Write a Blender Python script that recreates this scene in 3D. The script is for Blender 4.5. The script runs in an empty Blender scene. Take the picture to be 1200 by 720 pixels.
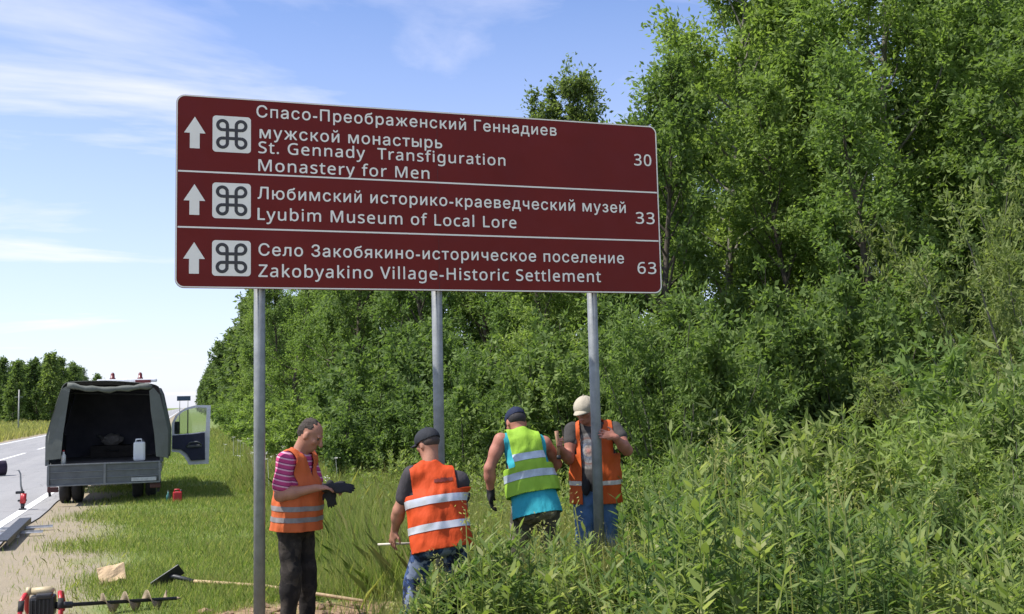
import bpy, bmesh, math, random
import numpy as np
from mathutils import Vector, Matrix, noise as mnoise

R = math.radians
C = bpy.context.scene.collection
scene = bpy.context.scene

# ------------------------------------------------------------------ camera
def make_camera():
    yaw, pitch, roll = R(18.0), R(5.27), R(1.3)
    fw = Vector((math.sin(yaw)*math.cos(pitch), math.cos(yaw)*math.cos(pitch), math.sin(pitch)))
    r0 = Vector((math.cos(yaw), -math.sin(yaw), 0)); u0 = r0.cross(fw)
    r = r0*math.cos(roll) - u0*math.sin(roll); u = u0*math.cos(roll) + r0*math.sin(roll)
    cd = bpy.data.cameras.new('camera'); cd.sensor_width = 36; cd.lens = 35.46
    cd.clip_start = .05; cd.clip_end = 6000
    co = bpy.data.objects.new('camera', cd); C.objects.link(co)
    M = Matrix((r, u, -fw)).transposed().to_4x4(); M.translation = Vector((0, 0, 1.85))
    co.matrix_world = M; scene.camera = co
make_camera()

# ------------------------------------------------------------------ light
SUN_EL, SUN_AZ = R(56), R(-89)           # azimuth from +Y (the road), negative = left
SUN_DIR = Vector((math.sin(SUN_AZ)*math.cos(SUN_EL), math.cos(SUN_AZ)*math.cos(SUN_EL), math.sin(SUN_EL)))
sd = bpy.data.lights.new('sun', 'SUN'); sd.energy = 4.3; sd.angle = R(.53); sd.color = (1, .955, .88)
so = bpy.data.objects.new('sun', sd); C.objects.link(so)
so.rotation_euler = SUN_DIR.to_track_quat('Z', 'Y').to_euler(); so.location = (-20, 5, 40)

w = bpy.data.worlds.new('World'); scene.world = w; w.use_nodes = True
nt = w.node_tree; nt.nodes.clear()
def N(t, **k):
    n = nt.nodes.new(t)
    for a, b in k.items(): setattr(n, a, b)
    return n
sky = N('ShaderNodeTexSky', sky_type='NISHITA', sun_disc=False, sun_elevation=SUN_EL, sun_rotation=SUN_AZ,
        air_density=1.0, dust_density=.6, ozone_density=2.0)
tc = N('ShaderNodeTexCoord'); sep = N('ShaderNodeSeparateXYZ'); nt.links.new(tc.outputs['Generated'], sep.inputs[0])
zc = N('ShaderNodeMath', operation='MAXIMUM'); nt.links.new(sep.outputs['Z'], zc.inputs[0]); zc.inputs[1].default_value = 0
za = N('ShaderNodeMath', operation='ADD'); nt.links.new(zc.outputs[0], za.inputs[0]); za.inputs[1].default_value = .13
dv = N('ShaderNodeVectorMath', operation='DIVIDE')
cb = N('ShaderNodeCombineXYZ')
for i in range(3): nt.links.new(za.outputs[0], cb.inputs[i])
nt.links.new(tc.outputs['Generated'], dv.inputs[0]); nt.links.new(cb.outputs[0], dv.inputs[1])
mp = N('ShaderNodeMapping'); nt.links.new(dv.outputs[0], mp.inputs[0]); mp.inputs['Scale'].default_value = (.62, 1.35, 0); mp.inputs['Rotation'].default_value = (0, 0, R(-8)); mp.inputs['Location'].default_value = (3.1, 1.7, 0)
nz = N('ShaderNodeTexNoise'); nz.inputs['Scale'].default_value = 1.15; nz.inputs['Detail'].default_value = 8; nz.inputs['Roughness'].default_value = .56; nz.inputs['Distortion'].default_value = .45
nt.links.new(mp.outputs[0], nz.inputs['Vector'])
rp = N('ShaderNodeValToRGB'); rp.color_ramp.elements[0].position = .42; rp.color_ramp.elements[1].position = .68
nt.links.new(nz.outputs['Fac'], rp.inputs[0])
# the air close to the horizon is whiter
hz = N('ShaderNodeMapRange'); hz.inputs['From Min'].default_value = .0; hz.inputs['From Max'].default_value = .42; hz.inputs['To Min'].default_value = .62; hz.inputs['To Max'].default_value = 0
nt.links.new(sep.outputs['Z'], hz.inputs['Value'])
mx0 = N('ShaderNodeMath', operation='MAXIMUM'); nt.links.new(rp.outputs[0], mx0.inputs[0]); nt.links.new(hz.outputs[0], mx0.inputs[1])
ml = N('ShaderNodeMath', operation='MULTIPLY'); nt.links.new(mx0.outputs[0], ml.inputs[0]); ml.inputs[1].default_value = .85
mix = N('ShaderNodeMix', data_type='RGBA'); nt.links.new(ml.outputs[0], mix.inputs['Factor'])
tint = N('ShaderNodeMix', data_type='RGBA', blend_type='MULTIPLY'); tint.inputs['Factor'].default_value = 1
nt.links.new(sky.outputs[0], tint.inputs['A']); tint.inputs['B'].default_value = (.88, .97, 1.22, 1)
nt.links.new(tint.outputs['Result'], mix.inputs['A']); mix.inputs['B'].default_value = (6.2, 6.15, 7.1, 1)
bg = N('ShaderNodeBackground'); bg.inputs['Strength'].default_value = .105
nt.links.new(mix.outputs['Result'], bg.inputs[0])
wo = N('ShaderNodeOutputWorld'); nt.links.new(bg.outputs[0], wo.inputs[0])

vs = scene.view_settings
vs.view_transform = 'Standard'; vs.look = 'None'; vs.gamma = 1; vs.use_curve_mapping = False; vs.exposure = .78
scene.cycles.max_bounces = 6; scene.cycles.diffuse_bounces = 4; scene.cycles.transmission_bounces = 4
scene.cycles.use_denoising = True

# ------------------------------------------------------------------ helpers: objects
def tag(o, label=None, cat=None, group=None, kind=None):
    if label: o['label'] = label
    if cat: o['category'] = cat
    if group: o['group'] = group
    if kind: o['kind'] = kind
    return o
def thing(name, label, cat, loc=(0, 0, 0), rz=0, group=None):
    o = bpy.data.objects.new(name, None); C.objects.link(o); o.empty_display_size = .2
    o.location = loc; o.rotation_euler = (0, 0, rz)
    return tag(o, label, cat, group)
def obj(name, me, m=None, parent=None, loc=None):
    if isinstance(me, bmesh.types.BMesh):
        b = me; me = bpy.data.meshes.new(name); b.to_mesh(me); b.free()
    o = bpy.data.objects.new(name, me); C.objects.link(o)
    if m is not None:
        for q in (m if isinstance(m, (list, tuple)) else [m]): me.materials.append(q)
    if parent: o.parent = parent
    if loc: o.location = loc
    return o
def smooth(o, on=True):
    o.data.polygons.foreach_set('use_smooth', np.full(len(o.data.polygons), on)); return o
def raw_mesh(name, v, f, sm=False):
    """v (n,3) array, f (m,k) index array with fixed k"""
    me = bpy.data.meshes.new(name); v = np.asarray(v, np.float32); f = np.asarray(f, np.int32)
    me.vertices.add(len(v)); me.vertices.foreach_set('co', v.ravel())
    k = f.shape[1]; me.loops.add(f.size); me.loops.foreach_set('vertex_index', f.ravel())
    me.polygons.add(len(f)); me.polygons.foreach_set('loop_start', np.arange(0, f.size, k, dtype=np.int32))
    me.polygons.foreach_set('loop_total', np.full(len(f), k, np.int32))
    if sm: me.polygons.foreach_set('use_smooth', np.ones(len(f), bool))
    me.update(calc_edges=True); return me

def add_box(bm, c, s, bevel=0, rot=None, mi=0):
    r = bmesh.ops.create_cube(bm, size=1)
    vs_ = r['verts']
    bmesh.ops.scale(bm, vec=s, verts=vs_)
    fs = list({f for v in vs_ for f in v.link_faces})
    if bevel:
        es = list({e for v in vs_ for e in v.link_edges})
        rb = bmesh.ops.bevel(bm, geom=es, offset=bevel, segments=2, affect='EDGES', profile=.6)
        vs_ = list({v for f in rb['faces'] for v in f.verts} | {v for v in vs_ if v.is_valid})
        fs = list({f for v in vs_ for f in v.link_faces})
    if rot is not None: bmesh.ops.rotate(bm, cent=(0, 0, 0), matrix=rot, verts=vs_)
    bmesh.ops.translate(bm, vec=c, verts=vs_)
    for f in fs: f.material_index = mi
    return vs_
def add_tube(bm, pts, rad, seg=10, caps=True, mi=0):
    pts = [Vector(p) for p in pts]
    if not isinstance(rad, (list, tuple)): rad = [rad]*len(pts)
    rings = []; prev = None
    for i, p in enumerate(pts):
        t = (pts[min(i+1, len(pts)-1)] - pts[max(i-1, 0)]).normalized()
        a = prev - t*prev.dot(t) if prev is not None else t.orthogonal()
        if a.length < 1e-4: a = t.orthogonal()
        a.normalize(); prev = a; b = t.cross(a)
        rings.append([bm.verts.new(p + (a*math.cos(2*math.pi*k/seg) + b*math.sin(2*math.pi*k/seg))*rad[i]) for k in range(seg)])
    for A, B in zip(rings, rings[1:]):
        for k in range(seg):
            f = bm.faces.new((A[k], A[(k+1) % seg], B[(k+1) % seg], B[k])); f.smooth = True; f.material_index = mi
    if caps:
        f = bm.faces.new(rings[0][::-1]); f.material_index = mi
        f = bm.faces.new(rings[-1]); f.material_index = mi
def add_prism(bm, poly, d, to3, mi=0):
    """extrude 2D poly; to3(u,v,w) gives the 3D point, w from 0 to d"""
    A = [bm.verts.new(to3(u, v, 0)) for u, v in poly]; B = [bm.verts.new(to3(u, v, d)) for u, v in poly]
    n = len(poly); fs = [bm.faces.new(A[::-1]), bm.faces.new(B)]
    for i in range(n): fs.append(bm.faces.new((A[i], A[(i+1) % n], B[(i+1) % n], B[i])))
    for f in fs: f.material_index = mi
    bmesh.ops.recalc_face_normals(bm, faces=fs)
def add_frame(bm, outer, inner, d, to3):
    """a ring between two outlines with the same point count, extruded"""
    n = len(outer)
    q = [[bm.verts.new(to3(u, v, ww)) for u, v in p] for p in (outer, inner) for ww in (0, d)]
    o0, o1, i0, i1 = q; fs = []
    for k in range(n):
        j = (k+1) % n
        for a, b, c_, e in ((o0[k], o0[j], i0[j], i0[k]), (o1[k], o1[j], i1[j], i1[k]), (o0[k], o0[j], o1[j], o1[k]), (i0[k], i0[j], i1[j], i1[k])):
            fs.append(bm.faces.new((a, b, c_, e)))
    bmesh.ops.recalc_face_normals(bm, faces=fs)
def round_rect(x0, z0, x1, z1, r, n=6):
    p = []
    for cx, cz, a0 in ((x1-r, z1-r, 0), (x0+r, z1-r, 90), (x0+r, z0+r, 180), (x1-r, z0+r, 270)):
        for k in range(n+1):
            a = R(a0 + 90*k/n); p.append((cx+r*math.cos(a), cz+r*math.sin(a)))
    return p

# ------------------------------------------------------------------ helpers: materials
class MatB:
    def __init__(s, name):
        s.m = bpy.data.materials.new(name); s.m.use_nodes = True; s.t = s.m.node_tree; s.t.nodes.clear()
        s.out = s.n('ShaderNodeOutputMaterial')
    def n(s, t, **k):
        x = s.t.nodes.new(t)
        for a, b in k.items(): setattr(x, a, b)
        return x
    def l(s, a, b): s.t.links.new(a, b)
    def noise(s, vec, scale, detail=5, rough=.55):
        x = s.n('ShaderNodeTexNoise'); x.inputs['Scale'].default_value = scale; x.inputs['Detail'].default_value = detail; x.inputs['Roughness'].default_value = rough
        if vec is not None: s.l(vec, x.inputs['Vector'])
        return x.outputs['Fac']
    def ramp(s, fac, stops):
        x = s.n('ShaderNodeValToRGB'); cr = x.color_ramp
        while len(cr.elements) > 1: cr.elements.remove(cr.elements[-1])
        for i, (p, c) in enumerate(stops):
            e = cr.elements[0] if i == 0 else cr.elements.new(p)
            e.position = p; e.color = (c, c, c, 1) if isinstance(c, (int, float)) else (*c, 1)
        s.l(fac, x.inputs[0]); return x.outputs[0]
    def mix(s, fac, a, b, mode='MIX'):
        x = s.n('ShaderNodeMix', data_type='RGBA', blend_type=mode)
        for v, k in ((fac, 'Factor'), (a, 'A'), (b, 'B')):
            if isinstance(v, (int, float)): x.inputs[k].default_value = v if k == 'Factor' else (v, v, v, 1)
            elif isinstance(v, tuple): x.inputs[k].default_value = (*v, 1)
            else: s.l(v, x.inputs[k])
        return x.outputs['Result']
    def math(s, op, a, b=None):
        x = s.n('ShaderNodeMath', operation=op)
        for i, v in enumerate((a, b)):
            if v is None: continue
            if isinstance(v, (int, float)): x.inputs[i].default_value = v
            else: s.l(v, x.inputs[i])
        return x.outputs[0]
    def bsdf(s, color, rough=.6, metal=0, bump=None, bstr=.3, bdist=.02, spec=.5):
        x = s.n('ShaderNodeBsdfPrincipled')
        if isinstance(color, tuple): x.inputs['Base Color'].default_value = (*color, 1)
        else: s.l(color, x.inputs['Base Color'])
        if isinstance(rough, (int, float)): x.inputs['Roughness'].default_value = rough
        else: s.l(rough, x.inputs['Roughness'])
        x.inputs['Metallic'].default_value = metal; x.inputs['Specular IOR Level'].default_value = spec
        if bump is not None:
            b = s.n('ShaderNodeBump'); b.inputs['Strength'].default_value = bstr; b.inputs['Distance'].default_value = bdist
            s.l(bump, b.inputs['Height']); s.l(b.outputs[0], x.inputs['Normal'])
        s.l(x.outputs[0], s.out.inputs[0]); return x
def plain(name, col, rough=.6, metal=0, var=.25, scale=12, bump=.15, bdist=.01, spec=.5):
    """a surface with irregular wear: colour and roughness drift a little"""
    b = MatB(name); v = b.n('ShaderNodeTexCoord').outputs['Object']
    n1 = b.noise(v, scale, 6, .6); n2 = b.noise(v, scale*5, 4)
    lo = tuple(x*(1-var) for x in col); hi = tuple(min(1, x*(1+var)) for x in col)
    c = b.ramp(n1, [(.3, lo), (.7, hi)])
    rg = b.ramp(n2, [(.3, max(0, rough-.1)), (.7, min(1, rough+.1))])
    b.bsdf(c, rg, metal, n2, bump, bdist, spec); return b.m
def leaf_mat(name, cols, transl=.48, rough=.7, objvar=.22):
    b = MatB(name)
    g = b.n('ShaderNodeNewGeometry'); oi = b.n('ShaderNodeObjectInfo')
    c = b.ramp(g.outputs['Random Per Island'], [(i/(len(cols)-1), k) for i, k in enumerate(cols)])
    hs = b.n('ShaderNodeHueSaturation')
    mr = b.n('ShaderNodeMapRange'); b.l(oi.outputs['Random'], mr.inputs[0]); mr.inputs['To Min'].default_value = 1-objvar; mr.inputs['To Max'].default_value = 1+objvar
    mh = b.n('ShaderNodeMapRange'); b.l(oi.outputs['Random'], mh.inputs[0]); mh.inputs['To Min'].default_value = .512; mh.inputs['To Max'].default_value = .488
    b.l(c, hs.inputs['Color']); b.l(mr.outputs[0], hs.inputs['Value']); b.l(mh.outputs[0], hs.inputs['Hue'])
    p = b.bsdf(hs.outputs[0], rough, spec=.25)
    tr = b.n('ShaderNodeBsdfTranslucent'); tcol = b.mix(1.0, hs.outputs[0], (1.4, 1.5, .8), 'MULTIPLY'); b.l(tcol, tr.inputs[0])
    ms = b.n('ShaderNodeMixShader'); ms.inputs[0].default_value = transl
    b.l(p.outputs[0], ms.inputs[1]); b.l(tr.outputs[0], ms.inputs[2]); b.l(ms.outputs[0], b.out.inputs[0])
    return b.m

M = {}
M['steel'] = plain('galvanised_steel', (.22, .23, .235), .55, .25, .22, 9, .1)
M['black'] = plain('black_plastic', (.018, .018, .02), .5)
M['rubber'] = plain('rubber', (.02, .02, .021), .85, var=.4)
M['white'] = plain('white_paint', (.68, .69, .70), .35, var=.07)
M['wood'] = plain('bare_wood', (.42, .30, .17), .75, var=.3, scale=20)
M['darksteel'] = plain('dark_steel', (.05, .052, .055), .5, .5, .3)
M['bark'] = plain('bark', (.075, .06, .045), .9, var=.5, scale=6, bump=.6)
M['greybark'] = plain('grey_bark', (.13, .12, .095), .9, var=.4, scale=6, bump=.6)
M['red'] = plain('red_paint', (.42, .02, .025), .4, var=.2)
M['skin'] = plain('skin', (.40, .19, .125), .55, var=.12, scale=14, bump=.1)
M['leaf_mid'] = leaf_mat('leaf_mid_green', [(.12, .18, .048), (.165, .235, .06), (.215, .29, .085)])
M['leaf_dark'] = leaf_mat('leaf_dark_green', [(.085, .135, .042), (.12, .18, .052), (.165, .23, .07)])
M['leaf_yellow'] = leaf_mat('leaf_yellow_green', [(.135, .175, .058), (.175, .22, .072), (.22, .26, .095)])
M['leaf_far'] = leaf_mat('leaf_far_green', [(.085, .13, .045), (.11, .16, .05), (.14, .19, .06)])
M['needle'] = leaf_mat('needle_green', [(.05, .08, .035), (.065, .10, .04), (.085, .12, .045)])
M['weed'] = leaf_mat('weed_green', [(.105, .155, .045), (.145, .20, .056), (.195, .25, .078), (.27, .30, .13)], objvar=.1)
M['weed_dark'] = leaf_mat('weed_dark_green', [(.06, .105, .034), (.085, .14, .04), (.12, .175, .052), (.17, .21, .08)], objvar=.1)
M['weed_pale'] = leaf_mat('weed_pale_green', [(.145, .195, .05), (.19, .24, .06), (.24, .28, .09), (.33, .34, .16)], objvar=.1)
M['grass'] = leaf_mat('grass_green', [(.085, .145, .03), (.145, .22, .045), (.215, .285, .07), (.36, .37, .15)], objvar=0)
M['straw'] = leaf_mat('straw_grass', [(.22, .245, .075), (.29, .29, .105), (.38, .35, .16)], objvar=0)

# ------------------------------------------------------------------ ground
def nonuni(lo, hi, dense_lo, dense_hi, step, grow=1.22):
    a = list(np.arange(dense_lo, dense_hi, step)); s = step; x = a[-1]
    while x < hi: s *= grow; x += s; a.append(min(x, hi))
    s = step; x = a[0]
    while x > lo: s *= grow; x -= s; a.insert(0, max(x, lo))
    return np.array(a)
def ground_z(x, y):
    """verge: level by the road, small bumps on the grass, slight rise into the weeds"""
    t = np.clip((np.asarray(x, float)+2.0)/2.5, 0, 1)
    b = .018*np.sin(2.3*x+.7*y)+.015*np.sin(1.1*x-1.9*y+1)+.012*np.sin(3.7*y+.4*x)
    far = np.clip(1-np.abs(np.asarray(y, float)-20)/200, 0, 1)
    return t*b*far
gx = nonuni(-2500, 2500, -3.2, 9, .25); gy = nonuni(-300, 4500, 4, 30, .25)
XX, YY = np.meshgrid(gx, gy, indexing='ij'); ZZ = ground_z(XX, YY)
nx, ny = XX.shape; idx = np.arange(nx*ny).reshape(nx, ny)
gf = np.stack([idx[:-1, :-1], idx[1:, :-1], idx[1:, 1:], idx[:-1, 1:]], -1).reshape(-1, 4)
b = MatB('verge_ground'); v = b.n('ShaderNodeTexCoord').outputs['Object']
sp = b.n('ShaderNodeSeparateXYZ'); b.l(v, sp.inputs[0]); X_, Y_ = sp.outputs['X'], sp.outputs['Y']
nb = b.noise(v, .9, 6, .6); nf = b.noise(v, 14, 6, .65); nff = b.noise(v, 70, 3)
grassc = b.ramp(nf, [(.3, (.11, .155, .045)), (.6, (.165, .205, .065)), (.8, (.25, .24, .11))])
gravel = b.ramp(nff, [(.25, (.185, .15, .105)), (.55, (.27, .23, .17)), (.8, (.38, .335, .26))])
gravel = b.mix(b.ramp(nb, [(.4, 0), (.75, .5)]), gravel, (.36, .29, .18))
soil = b.ramp(nf, [(.3, (.16, .10, .055)), (.55, (.30, .205, .125)), (.8, (.42, .31, .21))])
xe = b.math('ADD', X_, b.math('MULTIPLY', b.math('SUBTRACT', nb, .5), 1.9))
nearr = b.n('ShaderNodeMapRange'); b.l(Y_, nearr.inputs[0]); nearr.inputs['From Min'].default_value = 20; nearr.inputs['From Max'].default_value = 12; nearr.inputs['To Max'].default_value = .62
isg = b.n('ShaderNodeMapRange'); b.l(b.math('SUBTRACT', xe, nearr.outputs[0]), isg.inputs[0]); isg.inputs['From Min'].default_value = -1.75; isg.inputs['From Max'].default_value = -1.0
c1 = b.mix(isg.outputs[0], gravel, grassc)
# left field beyond the road is grass again
isl = b.n('ShaderNodeMapRange'); b.l(xe, isl.inputs[0]); isl.inputs['From Min'].default_value = -10.9; isl.inputs['From Max'].default_value = -11.6
c1 = b.mix(isl.outputs[0], c1, grassc)
# dug earth round the post holes: a patch with a ragged rim
dx = b.math('DIVIDE', b.math('SUBTRACT', X_, .95), 1.75); dy = b.math('DIVIDE', b.math('SUBTRACT', Y_, 8.9), .95)
rr = b.math('ADD', b.math('MULTIPLY', dx, dx), b.math('MULTIPLY', dy, dy))
rr = b.math('ADD', rr, b.math('MULTIPLY', b.math('SUBTRACT', b.noise(v, 2.6, 6, .65), .5), 1.6))
iss = b.n('ShaderNodeMapRange'); b.l(rr, iss.inputs[0]); iss.inputs['From Min'].default_value = 1.1; iss.inputs['From Max'].default_value = .8
c1 = b.mix(iss.outputs[0], c1, soil)
b.bsdf(c1, .95, 0, b.math('ADD', nf, b.math('MULTIPLY', nff, .4)), .7, .03, .2); M['ground'] = b.m
g = obj('ground', raw_mesh('ground', np.stack([XX, YY, ZZ], -1).reshape(-1, 3), gf, True), M['ground']); tag(g, kind='structure')

# road: a sheet with a real thin edge, its worn markings above it
b = MatB('asphalt'); v = b.n('ShaderNodeTexCoord').outputs['Object']
mpn = b.n('ShaderNodeMapping'); b.l(v, mpn.inputs[0]); mpn.inputs['Scale'].default_value = (1, .06, 1)
n1 = b.noise(mpn.outputs[0], 1.6, 5); n2 = b.noise(v, 90, 3); n3 = b.noise(v, .7, 6, .6)
c = b.ramp(n1, [(.3, (.20, .20, .205)), (.7, (.285, .28, .275))])
c = b.mix(.35, c, b.ramp(n2, [(.3, (.11, .11, .11)), (.7, (.42, .41, .40))]))
vo = b.n('ShaderNodeTexVoronoi', feature='DISTANCE_TO_EDGE'); vo.inputs['Scale'].default_value = .45
wv = b.n('ShaderNodeVectorMath', operation='ADD'); b.l(v, wv.inputs[0]); ns = b.n('ShaderNodeTexNoise'); ns.inputs['Scale'].default_value = 1.3; b.l(v, ns.inputs[0]); b.l(ns.outputs['Color'], wv.inputs[1]); b.l(wv.outputs[0], vo.inputs['Vector'])
crack = b.ramp(vo.outputs['Distance'], [(0, 1), (.012, 0)])
c = b.mix(b.math('MULTIPLY', crack, .6), c, (.07, .07, .07))
b.bsdf(c, .85, 0, n2, .3, .01, .4); M['asphalt'] = b.m
def strip(name, xs, y0, y1, z, m, wob=0, n=260, seed=1):
    rg = random.Random(seed); bm = bmesh.new(); pr = None
    ys = [y0 + (y1-y0)*(k/n)**2.2 for k in range(n+1)]
    for y in ys:
        j = [(rg.random()-.5)*wob for _ in xs]
        row = [bm.verts.new((x+jj, y, z)) for x, jj in zip(xs, j)]
        if pr:
            for k in range(len(xs)-1): bm.faces.new((pr[k], pr[k+1], row[k+1], row[k]))
        pr = row
    o = obj(name, bm, m); tag(o, kind='structure'); return o
strip('road', [-10.2, -6.5, -2.42], -60, 4000, .02, M['asphalt'], .10, 700)
b = MatB('road_paint'); v = b.n('ShaderNodeTexCoord').outputs['Object']
c = b.ramp(b.noise(v, 22, 6, .65), [(.34, (.42, .42, .41)), (.5, (.74, .74, .72))]); b.bsdf(c, .7); M['paint'] = b.m
strip('edge_line', [-2.92, -2.76], -60, 3000, .025, M['paint'], .012, 500)
strip('edge_line', [-9.85, -9.70], -60, 3000, .025, M['paint'], .012, 500)
bm = bmesh.new()
y = -55.
while y < 900:
    q = [bm.verts.new(p) for p in ((-6.72, y, .025), (-6.58, y, .025), (-6.58, y+8, .025), (-6.72, y+8, .025))]; bm.faces.new(q); y += 12
tag(obj('centre_line', bm, M['paint']), kind='structure')

# ------------------------------------------------------------------ vegetation builders
def unit(a): return a/np.maximum(np.linalg.norm(a, axis=-1, keepdims=True), 1e-9)
def leaves(P, D, Nn, L, W, fold=.25, two=False):
    """folded leaf blades; P base, D direction, Nn normal, L, W per leaf"""
    D = unit(D); S = unit(np.cross(D, Nn)); Nn = np.cross(S, D); L = L[:, None]; W = W[:, None]
    if not two:
        v = np.stack([P, P+D*L*.45+S*W*.5-Nn*W*fold*.5, P+D*L, P+D*L*.45-S*W*.5-Nn*W*fold*.5], 1)
        n = len(P); f = np.arange(n*4).reshape(n, 4); return v.reshape(-1, 3), f
    tip = P+D*L-Nn*L*.16
    v = np.stack([P, P+D*L*.3+S*W*.5, P+D*L*.68+S*W*.36-Nn*L*.05, tip, P+D*L*.68-S*W*.36-Nn*L*.05, P+D*L*.3-S*W*.5], 1)
    n = len(P); i = np.arange(n*6).reshape(n, 6)
    f = np.concatenate([i[:, [0, 1, 2, 5]], i[:, [5, 2, 3, 4]]]); return v.reshape(-1, 3), f
def rv(rg, n): return rg.normal(size=(n, 3))
def sprays(rg, base, dirs, length, nleaf, L, W, droop=.25, spread=.16):
    """leafy twigs: base (n,3), dirs (n,3), length (n,)"""
    n = len(base); k = nleaf
    s = rg.uniform(.05, 1, (n, k, 1)); d = unit(dirs)[:, None, :]
    P = base[:, None, :] + d*s*length[:, None, None]; P = P + np.array([0, 0, -1])*droop*(s**2)*length[:, None, None]*.6
    P = P + rg.normal(size=(n, k, 3))*spread*(.4+.6*s)*np.minimum(1, length[:, None, None])
    D = d*.6 + rg.normal(size=(n, k, 3))*.62 + np.array([0, 0, -droop])
    Nn = np.array([-.12, -.1, .75]) + rg.normal(size=(n, k, 3))*.55 + d*.2
    P, D, Nn = (q.reshape(-1, 3) for q in (P, D, Nn)); m = len(P)
    ll = L*rg.uniform(.65, 1.25, m)
    return P, D, Nn, ll, ll*W/L*rg.uniform(.8, 1.2, m)
def limb_pts(rg, p, d, ln, n=5, up=.15, wob=.14):
    pts = [np.array(p, float)]; d = np.array(d, float); d /= np.linalg.norm(d)
    for i in range(n):
        d = d + rg.normal(size=3)*wob + np.array([0, 0, up]); d /= np.linalg.norm(d); pts.append(pts[-1]+d*ln/n)
    return np.array(pts)
def along(pts, s):
    x = s*(len(pts)-1); i = np.minimum(x.astype(int), len(pts)-2); t = (x-i)[:, None]
    return pts[i]*(1-t)+pts[i+1]*t, unit(pts[i+1]-pts[i])
PROF = {'broad': lambda t: (max(0, math.sin(math.pi*min(1, (t+.12)/1.12)**.85)))**.6,
        'slim': lambda t: (1-t)**.55*(.55+.45*min(1, t*3.5)),
        'oval': lambda t: (max(0, 1-(2*t-.92)**2))**.5,
        'dome': lambda t: (1-t**5)**.5*(.5+.5*min(1, t*2)),
        'cone': lambda t: (1-t)**.9}
def tree_mesh(seed, H, z0, spread, nlimb, ntw, nleaf, L, W, prof='broad', twl=(.5, 1.1), up=.12, droop=.25, tr=.13, sp=.16, needle=False):
    rg = np.random.default_rng(seed); bm = bmesh.new()
    trunk = limb_pts(rg, (0, 0, -.1), (0, 0, 1), H*.96, 9, .25, .06)
    add_tube(bm, trunk, [tr*(1-.92*k/9) for k in range(10)], 8)
    B, D, Ls = [], [], []
    for i in range(nlimb):
        t = (i+rg.uniform(0, 1))/nlimb; h = z0+(H-z0)*t
        p, _ = along(trunk, np.array([min(.99, h/H)])); p = p[0]
        a = i*2.39996+rg.uniform(-.5, .5); Rr = max(.25, spread*PROF[prof](t)*rg.uniform(.6, 1.15))
        el = R(rg.uniform(8, 35)+38*t) if not needle else R(rg.uniform(-18, 8)+25*t)
        d = np.array([math.cos(a)*math.cos(el), math.sin(a)*math.cos(el), math.sin(el)])
        lp = limb_pts(rg, p-d*.02 - np.array([0, 0, .12*Rr]), d, Rr, 5, up*.5)
        add_tube(bm, lp, [max(.006, tr*.42*(1-t*.75)*(1-.85*k/5)) for k in range(6)], 5, False)
        n = max(4, int(ntw*Rr/spread*rg.uniform(.7, 1.2)))
        s = rg.uniform(.22, 1, n)**.75; q, qd = along(lp, s)
        B.append(q); dd = qd*.7+rv(rg, n)*.55+np.array([0, 0, .12]); D.append(dd)
        Ls.append(rg.uniform(*twl, n)*(1.1-.4*s))
    n = int(ntw*1.2); s = rg.uniform(.82, 1, n); q, qd = along(trunk, s); B.append(q); D.append(qd*.8+rv(rg, n)*.5); Ls.append(rg.uniform(*twl, n)*.6)
    B, D, Ls = np.concatenate(B), np.concatenate(D), np.concatenate(Ls)
    v, f = leaves(*sprays(rg, B, D, Ls, nleaf, L, W, droop, sp))
    tm = bpy.data.meshes.new('trunk'); bm.to_mesh(tm); bm.free()
    return tm, raw_mesh('crown', v, f)
def shrub_mesh(seed, H, spread, nstem, ntw, nleaf, L, W, twl=(.3, .7), droop=.2, lean=(5, 50), sp=.12):
    rg = np.random.default_rng(seed); bm = bmesh.new(); B, D, Ls = [], [], []
    for i in range(nstem):
        a = i*2.39996+rg.uniform(-.4, .4); le = R(rg.uniform(*lean)); d = np.array([math.cos(a)*math.sin(le), math.sin(a)*math.sin(le), math.cos(le)])
        ln = H*rg.uniform(.65, 1.05)*(1-.25*math.sin(le))
        r0 = spread*.12*rg.uniform(0, 1); lp = limb_pts(rg, (math.cos(a)*r0, math.sin(a)*r0, -.05), d, ln, 7, .05, .12)
        add_tube(bm, lp, [.022*(1-.85*k/7)*H/3 for k in range(8)], 5, False)
        s = rg.uniform(.08, 1, ntw); q, qd = along(lp, s); B.append(q); D.append(qd*.55+rv(rg, ntw)*.6+np.array([0, 0, .1])); Ls.append(rg.uniform(*twl, ntw)*(1.15-.5*s))
    B, D, Ls = np.concatenate(B), np.concatenate(D), np.concatenate(Ls)
    P, Dd, Nn, ll, ww = sprays(rg, B, D, Ls, nleaf, L, W, droop, sp)
    k = P[:, 2] > .02; v, f = leaves(P[k], Dd[k], Nn[k], ll[k], ww[k])
    tm = bpy.data.meshes.new('stem'); bm.to_mesh(tm); bm.free(); return tm, raw_mesh('crown', v, f)

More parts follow.
